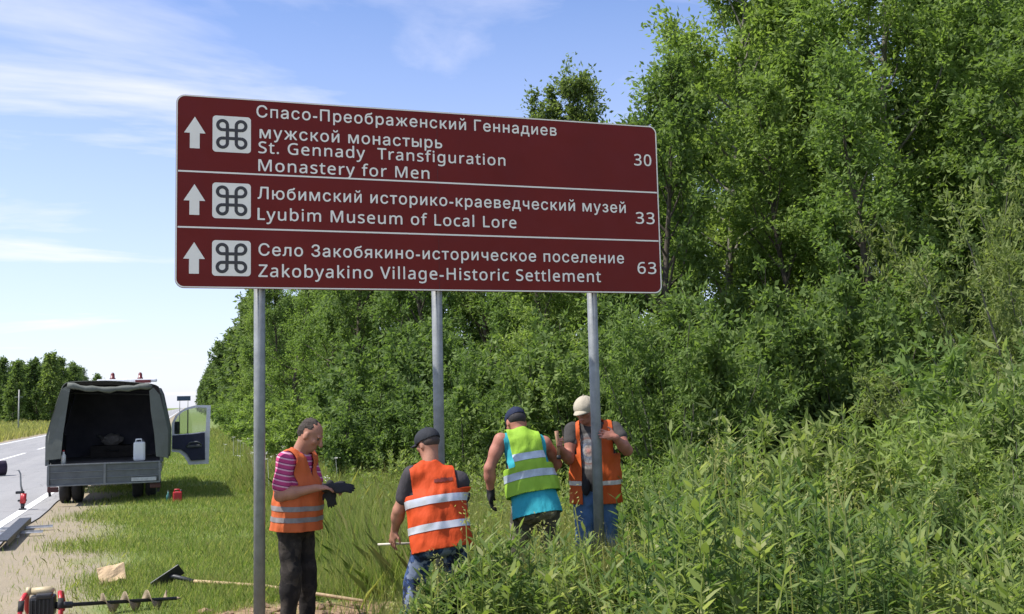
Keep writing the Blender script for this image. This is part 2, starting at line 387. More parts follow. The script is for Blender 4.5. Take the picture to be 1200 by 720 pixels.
KIND = {}
def kind(key, meshes, leafm, barkm, stem='trunk'):
    t, c = meshes; t.materials.append(M[barkm]); c.materials.append(M[leafm]); KIND[key] = (t, c, stem)
kind('big', tree_mesh(11, 15, 1.0, 3.4, 54, 24, 62, .145, .066, 'broad', (.55, 1.25), sp=.2), 'leaf_mid', 'greybark')
kind('big2', tree_mesh(12, 14, .8, 3.1, 54, 24, 62, .135, .058, 'oval', (.55, 1.2), sp=.2), 'leaf_mid', 'greybark')
kind('slender', tree_mesh(13, 13.0, 1.5, 2.9, 60, 24, 46, .16, .075, 'dome', (.5, 1.1), droop=.35, sp=.2), 'leaf_yellow', 'greybark')
kind('mid', tree_mesh(14, 9.5, .4, 2.5, 46, 20, 46, .135, .056, 'slim', (.45, 1.0), sp=.19), 'leaf_mid', 'bark')
kind('dark', tree_mesh(15, 9.5, .4, 2.6, 46, 20, 46, .14, .06, 'broad', (.45, 1.0), sp=.19), 'leaf_dark', 'bark')
kind('far', tree_mesh(16, 11, .2, 3.0, 40, 12, 22, .46, .24, 'broad', (.6, 1.2), sp=.3), 'leaf_far', 'bark')
kind('far2', tree_mesh(17, 10.5, .2, 2.6, 40, 12, 22, .42, .22, 'slim', (.6, 1.1), sp=.3), 'leaf_far', 'bark')
kind('conifer', tree_mesh(18, 12, .3, 2.2, 44, 8, 14, .36, .06, 'cone', (.4, .7), up=-.03, droop=.2, needle=True), 'needle', 'bark')
kind('willow', shrub_mesh(21, 4.2, 2.0, 18, 44, 30, .105, .026, (.35, .8), .18), 'leaf_yellow', 'greybark', 'stem')
kind('willow2', shrub_mesh(22, 3.4, 1.7, 17, 44, 30, .10, .028, (.3, .7), .18), 'leaf_mid', 'greybark', 'stem')
kind('bush', shrub_mesh(23, 3.2, 1.8, 16, 46, 32, .115, .05, (.3, .7), .2), 'leaf_dark', 'bark', 'stem')
kind('lowbush', shrub_mesh(24, 2.0, 1.5, 15, 30, 24, .12, .045, (.25, .55), .2, (10, 65)), 'leaf_mid', 'bark', 'stem')
prng = random.Random(5)
def plant(key, name, label, cat, x, y, s=1, group=None, rz=None, sz=None):
    t, c, stem = KIND[key]
    o = thing(name, label, cat, (x, y, float(ground_z(x, y))-.02), prng.uniform(0, 6.28) if rz is None else rz, group)
    o.scale = (s, s, s*(sz or 1))
    for nm, me in ((stem, t), ('crown', c)):
        q = bpy.data.objects.new(nm, me); C.objects.link(q); q.parent = o
    return o

# the near trees of the roadside forest
G1 = 'tall trees of the roadside forest'
for key, x, y, s, lab in [
    ('big', 12.6, 22.0, 1.06, 'tallest bright green leafy tree right of the sign, its left edge against the sky'),
    ('slender', 13.2, 34.0, 1.03, 'slender leafy tree whose top alone shows above the sign against the sky'),
    ('big2', 14.6, 18.6, 1.08, 'tall dense leafy tree reaching out of the photo left of the top right corner'),
    ('big', 17.2, 17.0, 1.0, 'tall broad leafy tree filling the top right corner of the photo'),
    ('dark', 9.6, 19.0, .98, 'dark leafy tree directly right of the sign, lower than the tall trees behind it'),
    ('mid', 12.2, 15.4, .92, 'light leafy middle height tree in front of the tall trees, right of the dark one'),
    ('mid', 7.6, 20.5, .76, 'middle height leafy tree half hidden behind the right end of the sign'),
    ('dark', 15.2, 14.8, 1.0, 'dark middle height tree at the right edge of the photo behind the willow bushes')]:
    plant(key, 'leafy_tree', lab, 'tree', x, y, s, G1)
for key, x, y, s in [('big2', 16.5, 25, 1.05), ('big', 20.5, 23, 1.05), ('big2', 20, 19.5, 1.0), ('big', 24.5, 26, 1.1), ('big2', 16.8, 31, 1.0), ('big', 22, 31, 1.1), ('big2', 28, 30, 1.1),
                     ('mid', 10.6, 28, .85), ('dark', 11.5, 25, 1.0), ('mid', 12.5, 19, .95), ('dark', 17.8, 20.5, 1.1), ('mid', 9, 24, .85), ('dark', 13.5, 27, 1.1), ('dark', 10.2, 34, 1.15), ('mid', 12.5, 40, 1.3), ('dark', 14.5, 45, 1.3), ('mid', 8.2, 26.5, .8), ('dark', 11.0, 47, 1.3), ('big', 19, 28, 1.0), ('big2', 26, 22, 1.0), ('big', 30, 26, 1.05), ('big2', 23.5, 37, 1.1), ('dark', 18, 24, 1.3), ('dark', 15.5, 21.5, 1.2)]:
    plant(key, 'leafy_tree', 'leafy forest tree standing behind the front trees right of the sign', 'tree', x, y, s, 'back row forest trees right of the sign')
# the forest edge running along the road away from the sign
row = [('mid', 7.0, 31, 1.05), ('dark', 6.2, 36, 1.05), ('mid', 5.6, 42, 1.02), ('mid', 5.0, 49, .98), ('dark', 4.9, 56, .98), ('mid', 4.3, 62, .93)]
for key, x, y, s in row:
    plant(key, 'leafy_tree', 'bright leafy tree of the forest edge seen under the sign between the posts', 'tree', x, y, s, 'forest edge trees seen under the sign')
for k in range(11):
    plant(['dark', 'mid'][k % 2], 'leafy_tree', 'leafy tree of the second row behind the forest edge under the sign', 'tree', 8.5+prng.uniform(-1, 1)+.1*k, 34+k*5.5+prng.uniform(-2, 2), prng.uniform(1.0, 1.15), 'second row trees behind the forest edge')
y = 70
k = 0
while y < 420:
    plant(['far2', 'far', 'conifer', 'far2', 'far'][k % 5], 'leafy_tree' if k % 5 != 2 else 'conifer_tree', 'distant roadside tree in the dwindling row right of the van' if k % 5 != 2 else 'distant dark conifer in the dwindling tree row right of the van', 'tree', 4.7+prng.uniform(-.4, .5)+y*.004, y, prng.uniform(.85, 1.0), 'distant roadside trees on the right' if k % 5 != 2 else 'distant conifers on the right')
    plant('far', 'leafy_tree', 'distant roadside tree in the dwindling row right of the van', 'tree', 8.6+prng.uniform(-.6, .6)+y*.006, y+3, prng.uniform(.9, 1.05), 'distant roadside trees on the right')
    y += 6+y*.05; k += 1
# bushes along the edge
G2 = 'bushes along the forest edge'
for key, x, y, s, sz, lab in [
    ('bush', 3.6, 20.5, .85, 1.0, 'dark bush at the grass edge behind the head of the grey haired man'),
    ('lowbush', 3.3, 25, 1.15, 1.0, 'low leafy bush at the grass edge seen left of the grey haired man'),
    ('willow2', 4.7, 17.2, .9, 1.0, 'willow bush behind the middle post and the man in the black cap'),
    ('bush', 6.0, 15.6, 1.0, 1.05, 'dark bush behind the man in the yellow vest'),
    ('willow2', 7.2, 14.2, 1.0, 1.1, 'leafy willow bush behind the right post, beside the man in the beige cap'),
    ('bush', 8.6, 14.0, 1.1, 1.15, 'dark shaded bush right of the right post, behind the tall weeds'),
    ('bush', 10.2, 13.8, 1.1, 1.2, 'dark shaded bush farther right in the middle of the right half, behind the tall weeds'),
    ('willow', 10.2, 11.2, .78, .95, 'round yellow green willow bush behind the weeds on the right, lower than its neighbour'),
    ('willow', 12.3, 12.0, 1.1, 1.25, 'tall yellow green willow bush climbing the right edge of the photo'),
    ('willow2', 11.6, 10.3, .85, .9, 'fine leaved willow bush in the lower right corner behind the foreground weeds'),
    ('willow', 13.8, 14.2, 1.2, 1.45, 'highest pale willow bush at the upper right edge of the photo')]:
    plant(key, 'bush', lab, 'bush', x, y, s, G2, None, sz)
for x, y, s in [(3.1, 30, 1.2), (3.2, 36, 1.3), (3.1, 43, 1.4), (3.2, 51, 1.4), (3.3, 60, 1.4), (3.4, 72, 1.5), (5.4, 21, 1.3), (5.2, 26, 1.4), (7.2, 17.5, 1.3), (8.6, 16.6, 1.3), (10.6, 16.2, 1.2)]:
    plant('lowbush' if x < 3.5 else 'bush', 'bush', 'leafy bush lost in the row of bushes under the forest trees' , 'bush', x, y, s, 'bushes under the forest trees')
# forest across the road, far left
wrng = random.Random(12)
for k in range(64):
    yy = wrng.uniform(165, 330); u_ = wrng.uniform(0, 1); xx = -yy*(.062+.115*u_) - 2
    key = wrng.choice(['far', 'far', 'far2', 'far2', 'far2', 'conifer'])
    nm = 'conifer_tree' if key == 'conifer' else 'leafy_tree'
    lab = 'far dark pointed conifer in the wood across the road' if key == 'conifer' else 'far round leafy tree in the wood across the road'
    plant(key, nm, lab, 'tree', xx, yy, wrng.uniform(.85, 1.12)*(.72+.28*yy/200)*(1.0 if u_ > .2 else .85), 'far conifers across the road' if key == 'conifer' else 'far leafy trees across the road')

# ------------------------------------------------------------------ grass and weeds (uncountable)
def grass_mesh(name, rg, X, Y, Hh, Wd, m, label, lean=.5):
    n = len(X); Z = ground_z(X, Y)
    P = np.stack([X, Y, Z-.01], 1); a = rg.uniform(0, 2*np.pi, n); S = np.stack([np.cos(a), np.sin(a), np.zeros(n)], 1)
    b_ = rg.uniform(0, 2*np.pi, n); ln = rg.uniform(.1, 1, n)*lean
    D = np.stack([np.cos(b_)*ln, np.sin(b_)*ln, np.ones(n)], 1); D = unit(D); D2 = unit(D+np.stack([np.cos(b_)*ln, np.sin(b_)*ln, -.35*ln], 1)*.9)
    H_ = Hh[:, None]; W_ = Wd[:, None]
    mid = P+D*H_*.55; v = np.stack([P-S*W_*.5, P+S*W_*.5, mid+S*W_*.38, mid+D2*H_*.5, mid-S*W_*.38], 1).reshape(-1, 3)
    i = np.arange(n*5).reshape(n, 5); me = raw_mesh(name, v, i)
    o = obj(name, me, m); tag(o, label, 'grass', None, 'stuff'); return o
kind('sallow', shrub_mesh(25, 2.1, 1.0, 15, 22, 17, .17, .034, (.25, .6), .12, (4, 34), .10), 'weed', 'greybark', 'stem')
kind('sallow2', shrub_mesh(26, 2.2, 1.2, 16, 24, 18, .13, .030, (.25, .6), .18, (6, 44), .10), 'leaf_mid', 'greybark', 'stem')
for key, x, y, h, lab in [('sallow', 5.05, 8.1, 2.0, 'tall sallow bush with long upright leaves just right of the right post'),
                          ('sallow', 6.05, 8.0, 1.85, 'sallow bush with long leaves, second right of the right post'),
                          ('sallow2', 6.7, 7.7, 1.75, 'finer leaved low bush in the middle of the right foreground'),
                          ('sallow', 5.9, 6.6, 1.5, 'low bush of long leaves in front, right of the bottom centre'),
                          ('sallow2', 7.9, 8.6, 2.2, 'dense bush in the right foreground left of the yellowish willow'),
                          ('sallow', 8.4, 8.3, 2.5, 'high sallow bush near the right edge, in front of the willows'),
                          ('sallow2', 9.3, 9.2, 2.9, 'tall fine leaved bush at the right edge in front of the tall willow'),
                          ('sallow', 6.9, 6.9, 1.55, 'low long leaved bush near the bottom right corner'),
                          ('lowbush', 4.3, 7.1, 1.25, 'round leaved low bush right of the foot of the right post'),
                          ('lowbush', 5.3, 7.3, 1.5, 'broad leaved bush among the weeds between the two front sallow bushes'),
                          ('lowbush', 6.2, 6.3, 1.2, 'broad leaved low bush at the bottom edge right of the middle'),
                          ('lowbush', 7.5, 7.5, 1.6, 'broad leaved bush at the right edge in the foreground'),
                          ('sallow2', 4.2, 6.3, 1.0, 'small fine leaved bush at the bottom edge below the right post'),
                          ('sallow2', 4.5, 9.4, 1.5, 'low bush behind the right post beside the man in the beige cap')]:
    plant(key, 'bush', lab, 'bush', x, y, h/2.15, 'bushes in the right foreground')
rg = np.random.default_rng(3)
def nz2(X, Y, s, o=0): return .5+.25*(np.sin(X*s+1.3*np.sin(Y*s*.7+o))+np.sin(Y*s*1.1+1.7*np.sin(X*s*.6+2*o)))
n = 340000
Y = 7.5/(1-rg.uniform(0, 1, n)*(1-7.5/75)); X = rg.uniform(-2.3, 4.6, n)
pat = nz2(X, Y, 1.7); edge = np.clip((X+1.85-.62*np.clip((20-Y)/8, 0, 1)+(pat-.5)*1.1)/.8, 0, 1)
dirt = (((X-.95)/1.6)**2+((Y-8.9)/.85)**2) < .9+(pat-.5)*.9
keep = (rg.uniform(0, 1, n) < edge*.9+.02) & ~(dirt & (rg.uniform(0, 1, n) < .93))
X, Y, pat = X[keep], Y[keep], pat[keep]; n = len(X)
xb = 1.15+np.clip((Y-12)*.05, 0, .9)*0
tall = np.clip((X-xb)/.9, 0, 1)
tall = np.where(Y > 22, np.clip((X-.9)/1.0, 0, 1), tall)
Hh = (.035+.06*pat+rg.uniform(0, .05, n))*(1-tall)+tall*rg.uniform(.2, .62, n)
Wd = np.clip(.0046*(Y/10)**.8, .0042, .022)*rg.uniform(.7, 1.5, n)*(1+.1*tall)
kk = rg.uniform(0, 1, n) < .10+.18*pat+.25*tall
grass_mesh('grass', rg, X[~kk], Y[~kk], Hh[~kk], Wd[~kk], M['grass'], 'green grass of the verge')
grass_mesh('dry_grass', rg, X[kk], Y[kk], Hh[kk]*1.25, Wd[kk]*.8, M['straw'], 'dry yellowish grass stalks among the green verge grass')
n = 45000
Y = 38/(1-rg.uniform(0, 1, n)*(1-38/230)); X = -10.7-rg.uniform(0, 1, n)**1.2*(12+Y*.2)
grass_mesh('field_grass', rg, X, Y, rg.uniform(.25, .7, n), .006*(Y/10)*rg.uniform(.6, 1.4, n), M['straw'], 'tall pale grass of the field across the road')
n = 3200
Y = rg.uniform(9.5, 20, n); X = -1.35+.5*np.clip((20-Y)/8, 0, 1)+rg.normal(size=n)*.42
k = (X > -2.35) & (X < -.2)
grass_mesh('dry_tufts', rg, X[k], Y[k], rg.uniform(.03, .13, k.sum()), rg.uniform(.003, .007, k.sum()), M['straw'], 'dry grass tufts at the rim of the gravel shoulder', .9)

# tall weeds in the right foreground
HP = lambda px: 478-.0235*(px-215)
SIL = [(455, 720), (482, 700), (500, 655), (520, 648), (545, 625), (565, 598), (590, 612), (625, 605), (655, 600), (680, 640), (715, 628), (745, 560), (790, 530), (830, 490), (880, 500), (925, 520), (960, 560), (1010, 570), (1060, 590), (1110, 590), (1160, 575), (1240, 580)]
sx = np.array([a for a, _ in SIL]); sy = np.array([b_ for _, b_ in SIL])
def weed_geom(rg, X, Y, Hh, L0=.12, W0=.024, dens=34):
    VV, FF, off = [], [], 0; SV = []
    for x, y, h in zip(X, Y, Hh):
        base = np.array([x, y, float(ground_z(x, y))-.02]); d = np.array([rg.normal()*.12, rg.normal()*.12, 1])
        lp = limb_pts(rg, base, d, h, 5, .02, .05)
        m = int(dens*h*rg.uniform(.8, 1.2)); s = np.sort(rg.uniform(.12, 1, m)); q, qd = along(lp, s)
        a = np.arange(m)*2.4+rg.uniform(0, .7, m); up = .25+.9*s**2+rg.normal(size=m)*.2
        D = np.stack([np.cos(a), np.sin(a), up], 1); Nn = np.stack([-np.cos(a)*up, -np.sin(a)*up, np.ones(m)], 1)+rv(rg, m)*.25
        sc = rg.uniform(.75, 1.25); ll = L0*sc*(1.1-.6*s)*rg.uniform(.8, 1.3, m)
        v, f = leaves(q, D, Nn, ll, ll*W0/L0*rg.uniform(.8, 1.3, m), two=True)
        VV.append(v); FF.append(f+off); off += len(v)
        # stem: three-sided
        for A, B in zip(lp, lp[1:]):
            r_ = .0045; o1 = np.array([r_, 0, 0]); o2 = np.array([-r_*.5, r_*.87, 0])
            v = np.array([A, A+o1, B+o1, B, A+o2, B+o2]); f = np.array([[0, 1, 2, 3], [1, 4, 5, 2]]); VV.append(v); FF.append(f+off); off += 6
    return np.concatenate(VV), np.concatenate(FF)
PX, PD, PH = [], [], []
while len(PX) < 880:
    px = rg.uniform(455, 1235); d = 10.2-5.2*rg.uniform(0, 1)**.8 if px > 700 else rg.uniform(6.6, 8.6) if px < 660 else rg.uniform(6.5, 8.9)
    if px < 660: d = min(d, 7.35 if px < 565 else 8.4)
    top = np.interp(px, sx, sy); h = 1.85-(top-HP(px))/1182*d
    h *= 1.0-.5*rg.uniform(0, 1)**1.4
    if h < .2: continue
    h = min(h, 1.75)
    PX.append(px); PD.append(d); PH.append(h)
PX, PD, PH = map(np.array, (PX, PD, PH))
a = np.arctan((PX-600)/1182)+R(18); YY = PD*np.cos(a)/np.cos(a-R(18)); XX = PD*np.sin(a)/np.cos(a-R(18))
# the thicket grows in patches: narrow leaved stands, darker stands, pale broad leaved ones
n1_ = np.array([mnoise.noise(Vector((x*.9, y*.9, 0))) for x, y in zip(XX, YY)]) + rg.normal(size=len(XX))*.16
sel = np.where(n1_ < -.08, 1, np.where(n1_ > .16, 2, 0))
for q, nm, mm, L0, W0, dens, hs_, lab in ((0, 'tall_weeds', 'weed', .20, .034, 26, 1.0, 'thicket of tall narrow leaved weeds in front of the workers'),
                                     (1, 'dark_weeds', 'weed_dark', .17, .040, 28, .92, 'darker green stands of leafy weeds in the right foreground'),
                                     (2, 'leafy_weeds', 'weed_pale', .19, .055, 20, .86, 'pale broad leaved weeds mixed into the thicket')):
    v, f = weed_geom(rg, XX[sel == q], YY[sel == q], PH[sel == q]*hs_, L0, W0, dens)
    tag(obj(nm, raw_mesh(nm, v, f), M[mm]), lab, 'weeds', None, 'stuff')
# ground cover below the forest edge, so that no bare earth shows
n = 900; Y = rg.uniform(9.2, 19, n); lo = np.interp(Y, [9, 11, 14, 17, 20], [3.4, 2.4, 2.2, 2.2, 2.2]); hi = np.interp(Y, [9, 10, 12, 14, 17, 20], [11, 11, 9.5, 7.5, 5.5, 4.0])
X = lo+(hi-lo)*rg.uniform(0, 1, n)
v, f = weed_geom(rg, X, Y, rg.uniform(.45, .95, n)*np.where(X < 3.4, .75, 1.1), .15, .045, 26)
tag(obj('undergrowth', raw_mesh('undergrowth', v, f), M['weed']), 'knee to waist high undergrowth between the workers and the forest edge', 'weeds', None, 'stuff')
# dry stalks with ragged heads and white umbels among the weeds
def stalks(name, rg, X, Y, Hh, head, m, label, hr=.05, nl=26, L=.03, W=.012, flat_=False):
    VV, FF, off = [], [], 0
    for x, y, h in zip(X, Y, Hh):
        lp = limb_pts(rg, (x, y, float(ground_z(x, y))-.02), (rg.normal()*.1, rg.normal()*.1, 1), h, 5, .02, .05)
        for A, B in zip(lp, lp[1:]):
            r_ = .004; o1 = np.array([r_, 0, 0]); o2 = np.array([-r_*.5, r_*.87, 0]); v = np.array([A, A+o1, B+o1, B, A+o2, B+o2]); VV.append(v); FF.append(np.array([[0, 1, 2, 3], [1, 4, 5, 2]])+off); off += 6
        P = lp[-1]+rg.normal(size=(nl, 3))*np.array([hr, hr, hr*.45 if flat_ else hr*2.2])*.6
        D = rg.normal(size=(nl, 3))*np.array([1, 1, .3 if flat_ else 1])+np.array([0, 0, .2]); v, f = leaves(P, D, np.tile([0, 0, 1.], (nl, 1))+rg.normal(size=(nl, 3))*.3, L*rg.uniform(.7, 1.3, nl), np.full(nl, W)); VV.append(v); FF.append(f+off); off += len(v)
    return tag(obj(name, raw_mesh(name, np.concatenate(VV), np.concatenate(FF)), m), label, 'plants', None, 'stuff')
q = rg.integers(0, len(XX), 110); stalks('dry_stalks', rg, XX[q]+rg.normal(size=110)*.1, YY[q], PH[q]*rg.uniform(.9, 1.12, 110), True, M['straw'], 'dry pale stalks with ragged seed heads among the weeds')
n = 34; Y = rg.uniform(16, 40, n); X = rg.uniform(1.3, 2.9, n); b = MatB('white_flower'); b.bsdf((.62, .62, .55), .8); M['flower'] = b.m
stalks('wild_flowers', rg, X, Y, rg.uniform(.5, .95, n), True, M['flower'], 'white umbel flowers in the tall grass by the bushes', .05, 26, .022, .018, True)
n = 45000; Y = rg.uniform(9.6, 24, n); X = 1.35+rg.uniform(0, 1, n)**.8*2.2
tl = rg.uniform(.25, .68, n)*np.clip((X-1.2)/.7, .3, 1)
grass_mesh('tall_grass', rg, X, Y, tl, .0075*rg.uniform(.6, 1.4, n), M['grass'], 'tall pale green grass between the men and the bushes', .7)
# single plants that stand out
for x, y, h, lab in [(5.05, 7.6, 1.98, 'tallest single leafy weed rising above the thicket right of the right post'),
                     (5.75, 7.7, 1.72, 'tall leafy weed with upright pale tip, second highest in the thicket'),
                     (4.9, 6.0, 1.45, 'tall weed with long hanging leaves at the bottom centre right'),
                     (5.4, 5.45, 1.38, 'tall stemmed weed with long leaves by the lower right corner')]:
    v, f = weed_geom(np.random.default_rng(int(x*100)), [0], [0], [h], .17, .032, 52)
    v[:, 2] -= float(ground_z(0., 0.)); o = obj('tall_weed', raw_mesh('tall_weed', v, f), M['weed'], None, (x, y, float(ground_z(x, y)))); tag(o, lab, 'weed', 'tall single weeds in the right foreground')

# ------------------------------------------------------------------ road sign
M['sign_brown'] = plain('brown_sign_sheet', (.145, .012, .009), .38, var=.10, scale=1.2, bump=.03, spec=.16)
M['sign_white'] = plain('white_sign_sheet', (.80, .735, .67), .5, var=.04)
M['sign_dark'] = plain('dark_sign_print', (.035, .03, .032), .5)
M['alu'] = plain('aluminium_back', (.45, .46, .47), .4, .6)
sign = thing('road_sign', 'large brown tourist direction sign in Russian and English on three grey steel posts', 'road sign', (2.05, 8.44, 0))
SX, SY = 2.05, 8.44
def onsign(u, z, w_=0): return Vector((u-SX, 8.40-SY-w_, z))     # w_ = how far proud of the face
bm = bmesh.new(); add_prism(bm, round_rect(-.085, 2.80, 4.192, 4.378, .07), .03, lambda u, v, w_: onsign(u, v, w_-.03)); obj('panel', bm, M['sign_brown'], sign)
bm = bmesh.new(); add_frame(bm, round_rect(-.083, 2.802, 4.19, 4.376, .068), round_rect(-.073, 2.812, 4.18, 4.366, .06), .002, lambda u, v, w_: onsign(u, v, .001+w_)); obj('border', bm, M['sign_white'], sign)
def flat(name, polys, m, z=.002, parent=None, t=.0015):
    bm = bmesh.new()
    for p in polys: add_prism(bm, p, t, lambda u, v, w_: onsign(u, v, z+w_))
    return obj(name, bm, m, parent or sign)
for z in (3.746, 3.290): flat('divider', [[(-.067, z-.0065), (4.174, z-.0065), (4.174, z+.0065), (-.067, z+.0065)]], M['sign_white'])
for zt, zb in ((4.198, 3.937), (3.642, 3.391), (3.169, 2.914)):
    xc = .06; hb = zt-.135
    flat('arrow', [[(xc-.038, zb), (xc+.038, zb), (xc+.038, hb), (xc+.083, hb), (xc, zt), (xc-.083, hb), (xc-.038, hb)]], M['sign_white'])
def loop_symbol(cx, cz, parent):
    """looped square: four bars whose crossing ends run round into ring loops"""
    s, r, wd = .035, .038, .026; bm = bmesh.new(); k0 = .0052
    def band(pts, closed=False):
        n = len(pts); L_, R_ = [], []
        for i, p in enumerate(pts):
            a = pts[max(i-1, 0)]; b_ = pts[min(i+1, n-1)]; t = Vector((b_[0]-a[0], b_[1]-a[1])).normalized(); q = Vector((-t.y, t.x))*wd/2
            L_.append(bm.verts.new(onsign(p[0]+q.x, p[1]+q.y, k0))); R_.append(bm.verts.new(onsign(p[0]-q.x, p[1]-q.y, k0)))
        for i in range(n-1): bm.faces.new((R_[i], R_[i+1], L_[i+1], L_[i]))
    path = []
    for k in range(4):        # loops around the four corners, joined by straight bars
        a = R(45+90*k); sxn = 1 if math.cos(a) > 0 else -1; szn = 1 if math.sin(a) > 0 else -1
        c0 = (cx+sxn*(s+r), cz+szn*(s+r)); pts = []
        a0 = math.atan2(0, -sxn) if False else None
        # arc from the point under the centre (c0.x, c0.z - szn r) the long way round to (c0.x - sxn r, c0.z)
        st = math.atan2(-szn, 0); en = math.atan2(0, -sxn)
        dlt = (en-st) % (2*math.pi)
        if dlt < math.pi: dlt = dlt-2*math.pi
        for i in range(25): t = st+dlt*i/24; pts.append((c0[0]+r*math.cos(t), c0[1]+r*math.sin(t)))
        band(pts)
    e = s+r
    for sg in (-1, 1):
        band([(cx-e, cz+sg*s), (cx+e, cz+sg*s)])
        k0 = .0056
        band([(cx+sg*s, cz-e), (cx+sg*s, cz+e)]); k0 = .0052
    o = obj('loop_symbol', bm, M['sign_dark'], parent)
    o.data.update(); return o
for z0, z1 in ((3.918, 4.219), (3.370, 3.663), (2.900, 3.190)):
    p = flat('pictogram', [round_rect(.198, z0, .501, z1, .028)], M['sign_white']); loop_symbol(.3495, (z0+z1)/2, p)
def sansface(t):
    o = ''
    for ch in t:
        if 'A' <= ch <= 'Z': o += chr(0x1D5A0+ord(ch)-65)
        elif 'a' <= ch <= 'z': o += chr(0x1D5BA+ord(ch)-97)
        elif '0' <= ch <= '9': o += chr(0x1D7E2+ord(ch)-48)
        else: o += ch
    return o
def lettering(name, text, x0, x1, zbase, cap, m=None):
    text = sansface(text)
    cu = bpy.data.curves.new('tmp', 'FONT'); cu.body = text; cu.size = 1; cu.space_character = 1.12; cu.resolution_u = 4; cu.fill_mode = 'NONE'
    o = bpy.data.objects.new('tmp', cu); C.objects.link(o); bpy.context.view_layer.update()
    me = bpy.data.meshes.new_from_object(o.evaluated_get(bpy.context.evaluated_depsgraph_get()))
    n = len(me.vertices); v = np.empty(n*3, np.float32); me.vertices.foreach_get('co', v); v = v.reshape(-1, 3)
    E_ = np.array([e.vertices[:] for e in me.edges])
    bpy.data.objects.remove(o); bpy.data.curves.remove(cu); bpy.data.meshes.remove(me)
    capu = .727; U_ = (v[:, 0]-v[:, 0].min())*(x1-x0)/(v[:, 0].max()-v[:, 0].min()); W_ = v[:, 1]*cap/capu
    # the glyphs' outlines overlap: stamp them into one coverage grid and trace that
    h = .0016; zo = W_.min()-8*h; xo = -8*h; gw, gh = int((x1-x0)/h)+17, int((W_.max()-zo)/h)+10; G = np.zeros((gw, gh), np.float32)
    P2 = np.stack([(U_-xo)/h, (W_-zo)/h], 1)
    A_, B_ = P2[E_[:, 0]], P2[E_[:, 1]]
    for k in range(gh):                                  # winding along each grid row, so that crossing strokes stay solid
        zc = k+.137; m_ = (A_[:, 1] <= zc) != (B_[:, 1] <= zc)
        if not m_.any(): continue
        a, b_ = A_[m_], B_[m_]; xc = a[:, 0]+(b_[:, 0]-a[:, 0])*(zc-a[:, 1])/(b_[:, 1]-a[:, 1]); dr_ = np.where(b_[:, 1] > a[:, 1], 1, -1)
        q = np.argsort(xc); xc, wn = xc[q], np.cumsum(dr_[q])
        for t_ in range(len(xc)-1):
            if wn[t_] != 0: G[int(math.ceil(xc[t_])):int(math.floor(xc[t_+1]))+1, k] = 1
    for _ in range(3):
        for ax in (0, 1): G = (np.roll(G, 1, ax)+2*G+np.roll(G, -1, ax))/4
    G -= BOLD; ins = G > 0; cnt = ins[:-1, :-1].astype(int)+ins[1:, :-1]+ins[:-1, 1:]+ins[1:, 1:]
    VV, FF = [], []
    def P3(x_, z_): return (x0+xo+x_*h-SX, 8.40-SY-.004, zbase+zo+z_*h)
    for k in range(gh-1):
        full = np.flatnonzero(np.diff(np.r_[0, (cnt[:, k] == 4).astype(int), 0]))
        for a, b_ in zip(full[::2], full[1::2]):
            q = len(VV); VV += [P3(a, k), P3(b_, k), P3(b_, k+1), P3(a, k+1)]; FF.append((q, q+1, q+2, q+3))
    for i_, k in np.argwhere((cnt > 0) & (cnt < 4)):
        cs = [(i_, k), (i_+1, k), (i_+1, k+1), (i_, k+1)]; poly = []
        for m_ in range(4):
            c0, c1 = cs[m_], cs[(m_+1) % 4]; g0, g1 = G[c0], G[c1]
            if g0 > 0: poly.append(P3(*c0))
            if (g0 > 0) != (g1 > 0): t = g0/(g0-g1); poly.append(P3(c0[0]+(c1[0]-c0[0])*t, c0[1]+(c1[1]-c0[1])*t))
        if len(poly) > 2: q = len(VV); VV += poly; FF.append(tuple(range(q, q+len(poly))))
    me = bpy.data.meshes.new(name); me.from_pydata(VV, [], FF)
    bm = bmesh.new(); bm.from_mesh(me); bmesh.ops.remove_doubles(bm, verts=bm.verts, dist=1e-5); bm.to_mesh(me); bm.free()
    return obj(name, me, M['sign_white'], sign)
BOLD = .27
for t, x0, x1, zb, cp in [('Спасо-Преображенский Геннадиев', .546, 3.19, 4.228, .100), ('мужской монастырь', .572, 2.12, 4.052, .100),
                          ('St. Gennady  Transfiguration', .562, 2.696, 3.926, .098), ('Monastery for Men', .562, 2.001, 3.775, .100),
                          ('Любимский историко-краеведческий музей', .556, 3.85, 3.543, .100), ('Lyubim Museum of Local Lore', .556, 2.786, 3.368, .100),
                          ('Село Закобякино-историческое поселение', .563, 3.816, 3.073, .100), ('Zakobyakino Village-Historic Settlement', .563, 3.582, 2.898, .102)]:
    lettering('lettering', t, x0, x1, zb, cp)
for t, x0, x1, zb in [('30', 3.954, 4.127, 3.996), ('33', 3.951, 4.14, 3.448), ('63', 3.951, 4.139, 2.982)]: lettering('distance_number', t, x0, x1, zb, .108)
flat('seam', [[(2.075, 2.818), (2.079, 2.818), (2.079, 4.36), (2.075, 4.36)]], plain('dark_seam', (.07, .007, .006), .6), z=.0012, t=.0004)  # vertical panel joint, a thin line darker than the sheet
for x in (.577, 2.075, 3.53):
    bm = bmesh.new(); add_tube(bm, [(x-SX, .052, -.4), (x-SX, .052, 4.25)], .046, 20); obj('post', bm, M['steel'], sign)
for z in (3.05, 4.1):
    bm = bmesh.new(); add_box(bm, (0.003, .003, z), (4.1, .022, .05)); obj('rail', bm, M['alu'], sign)

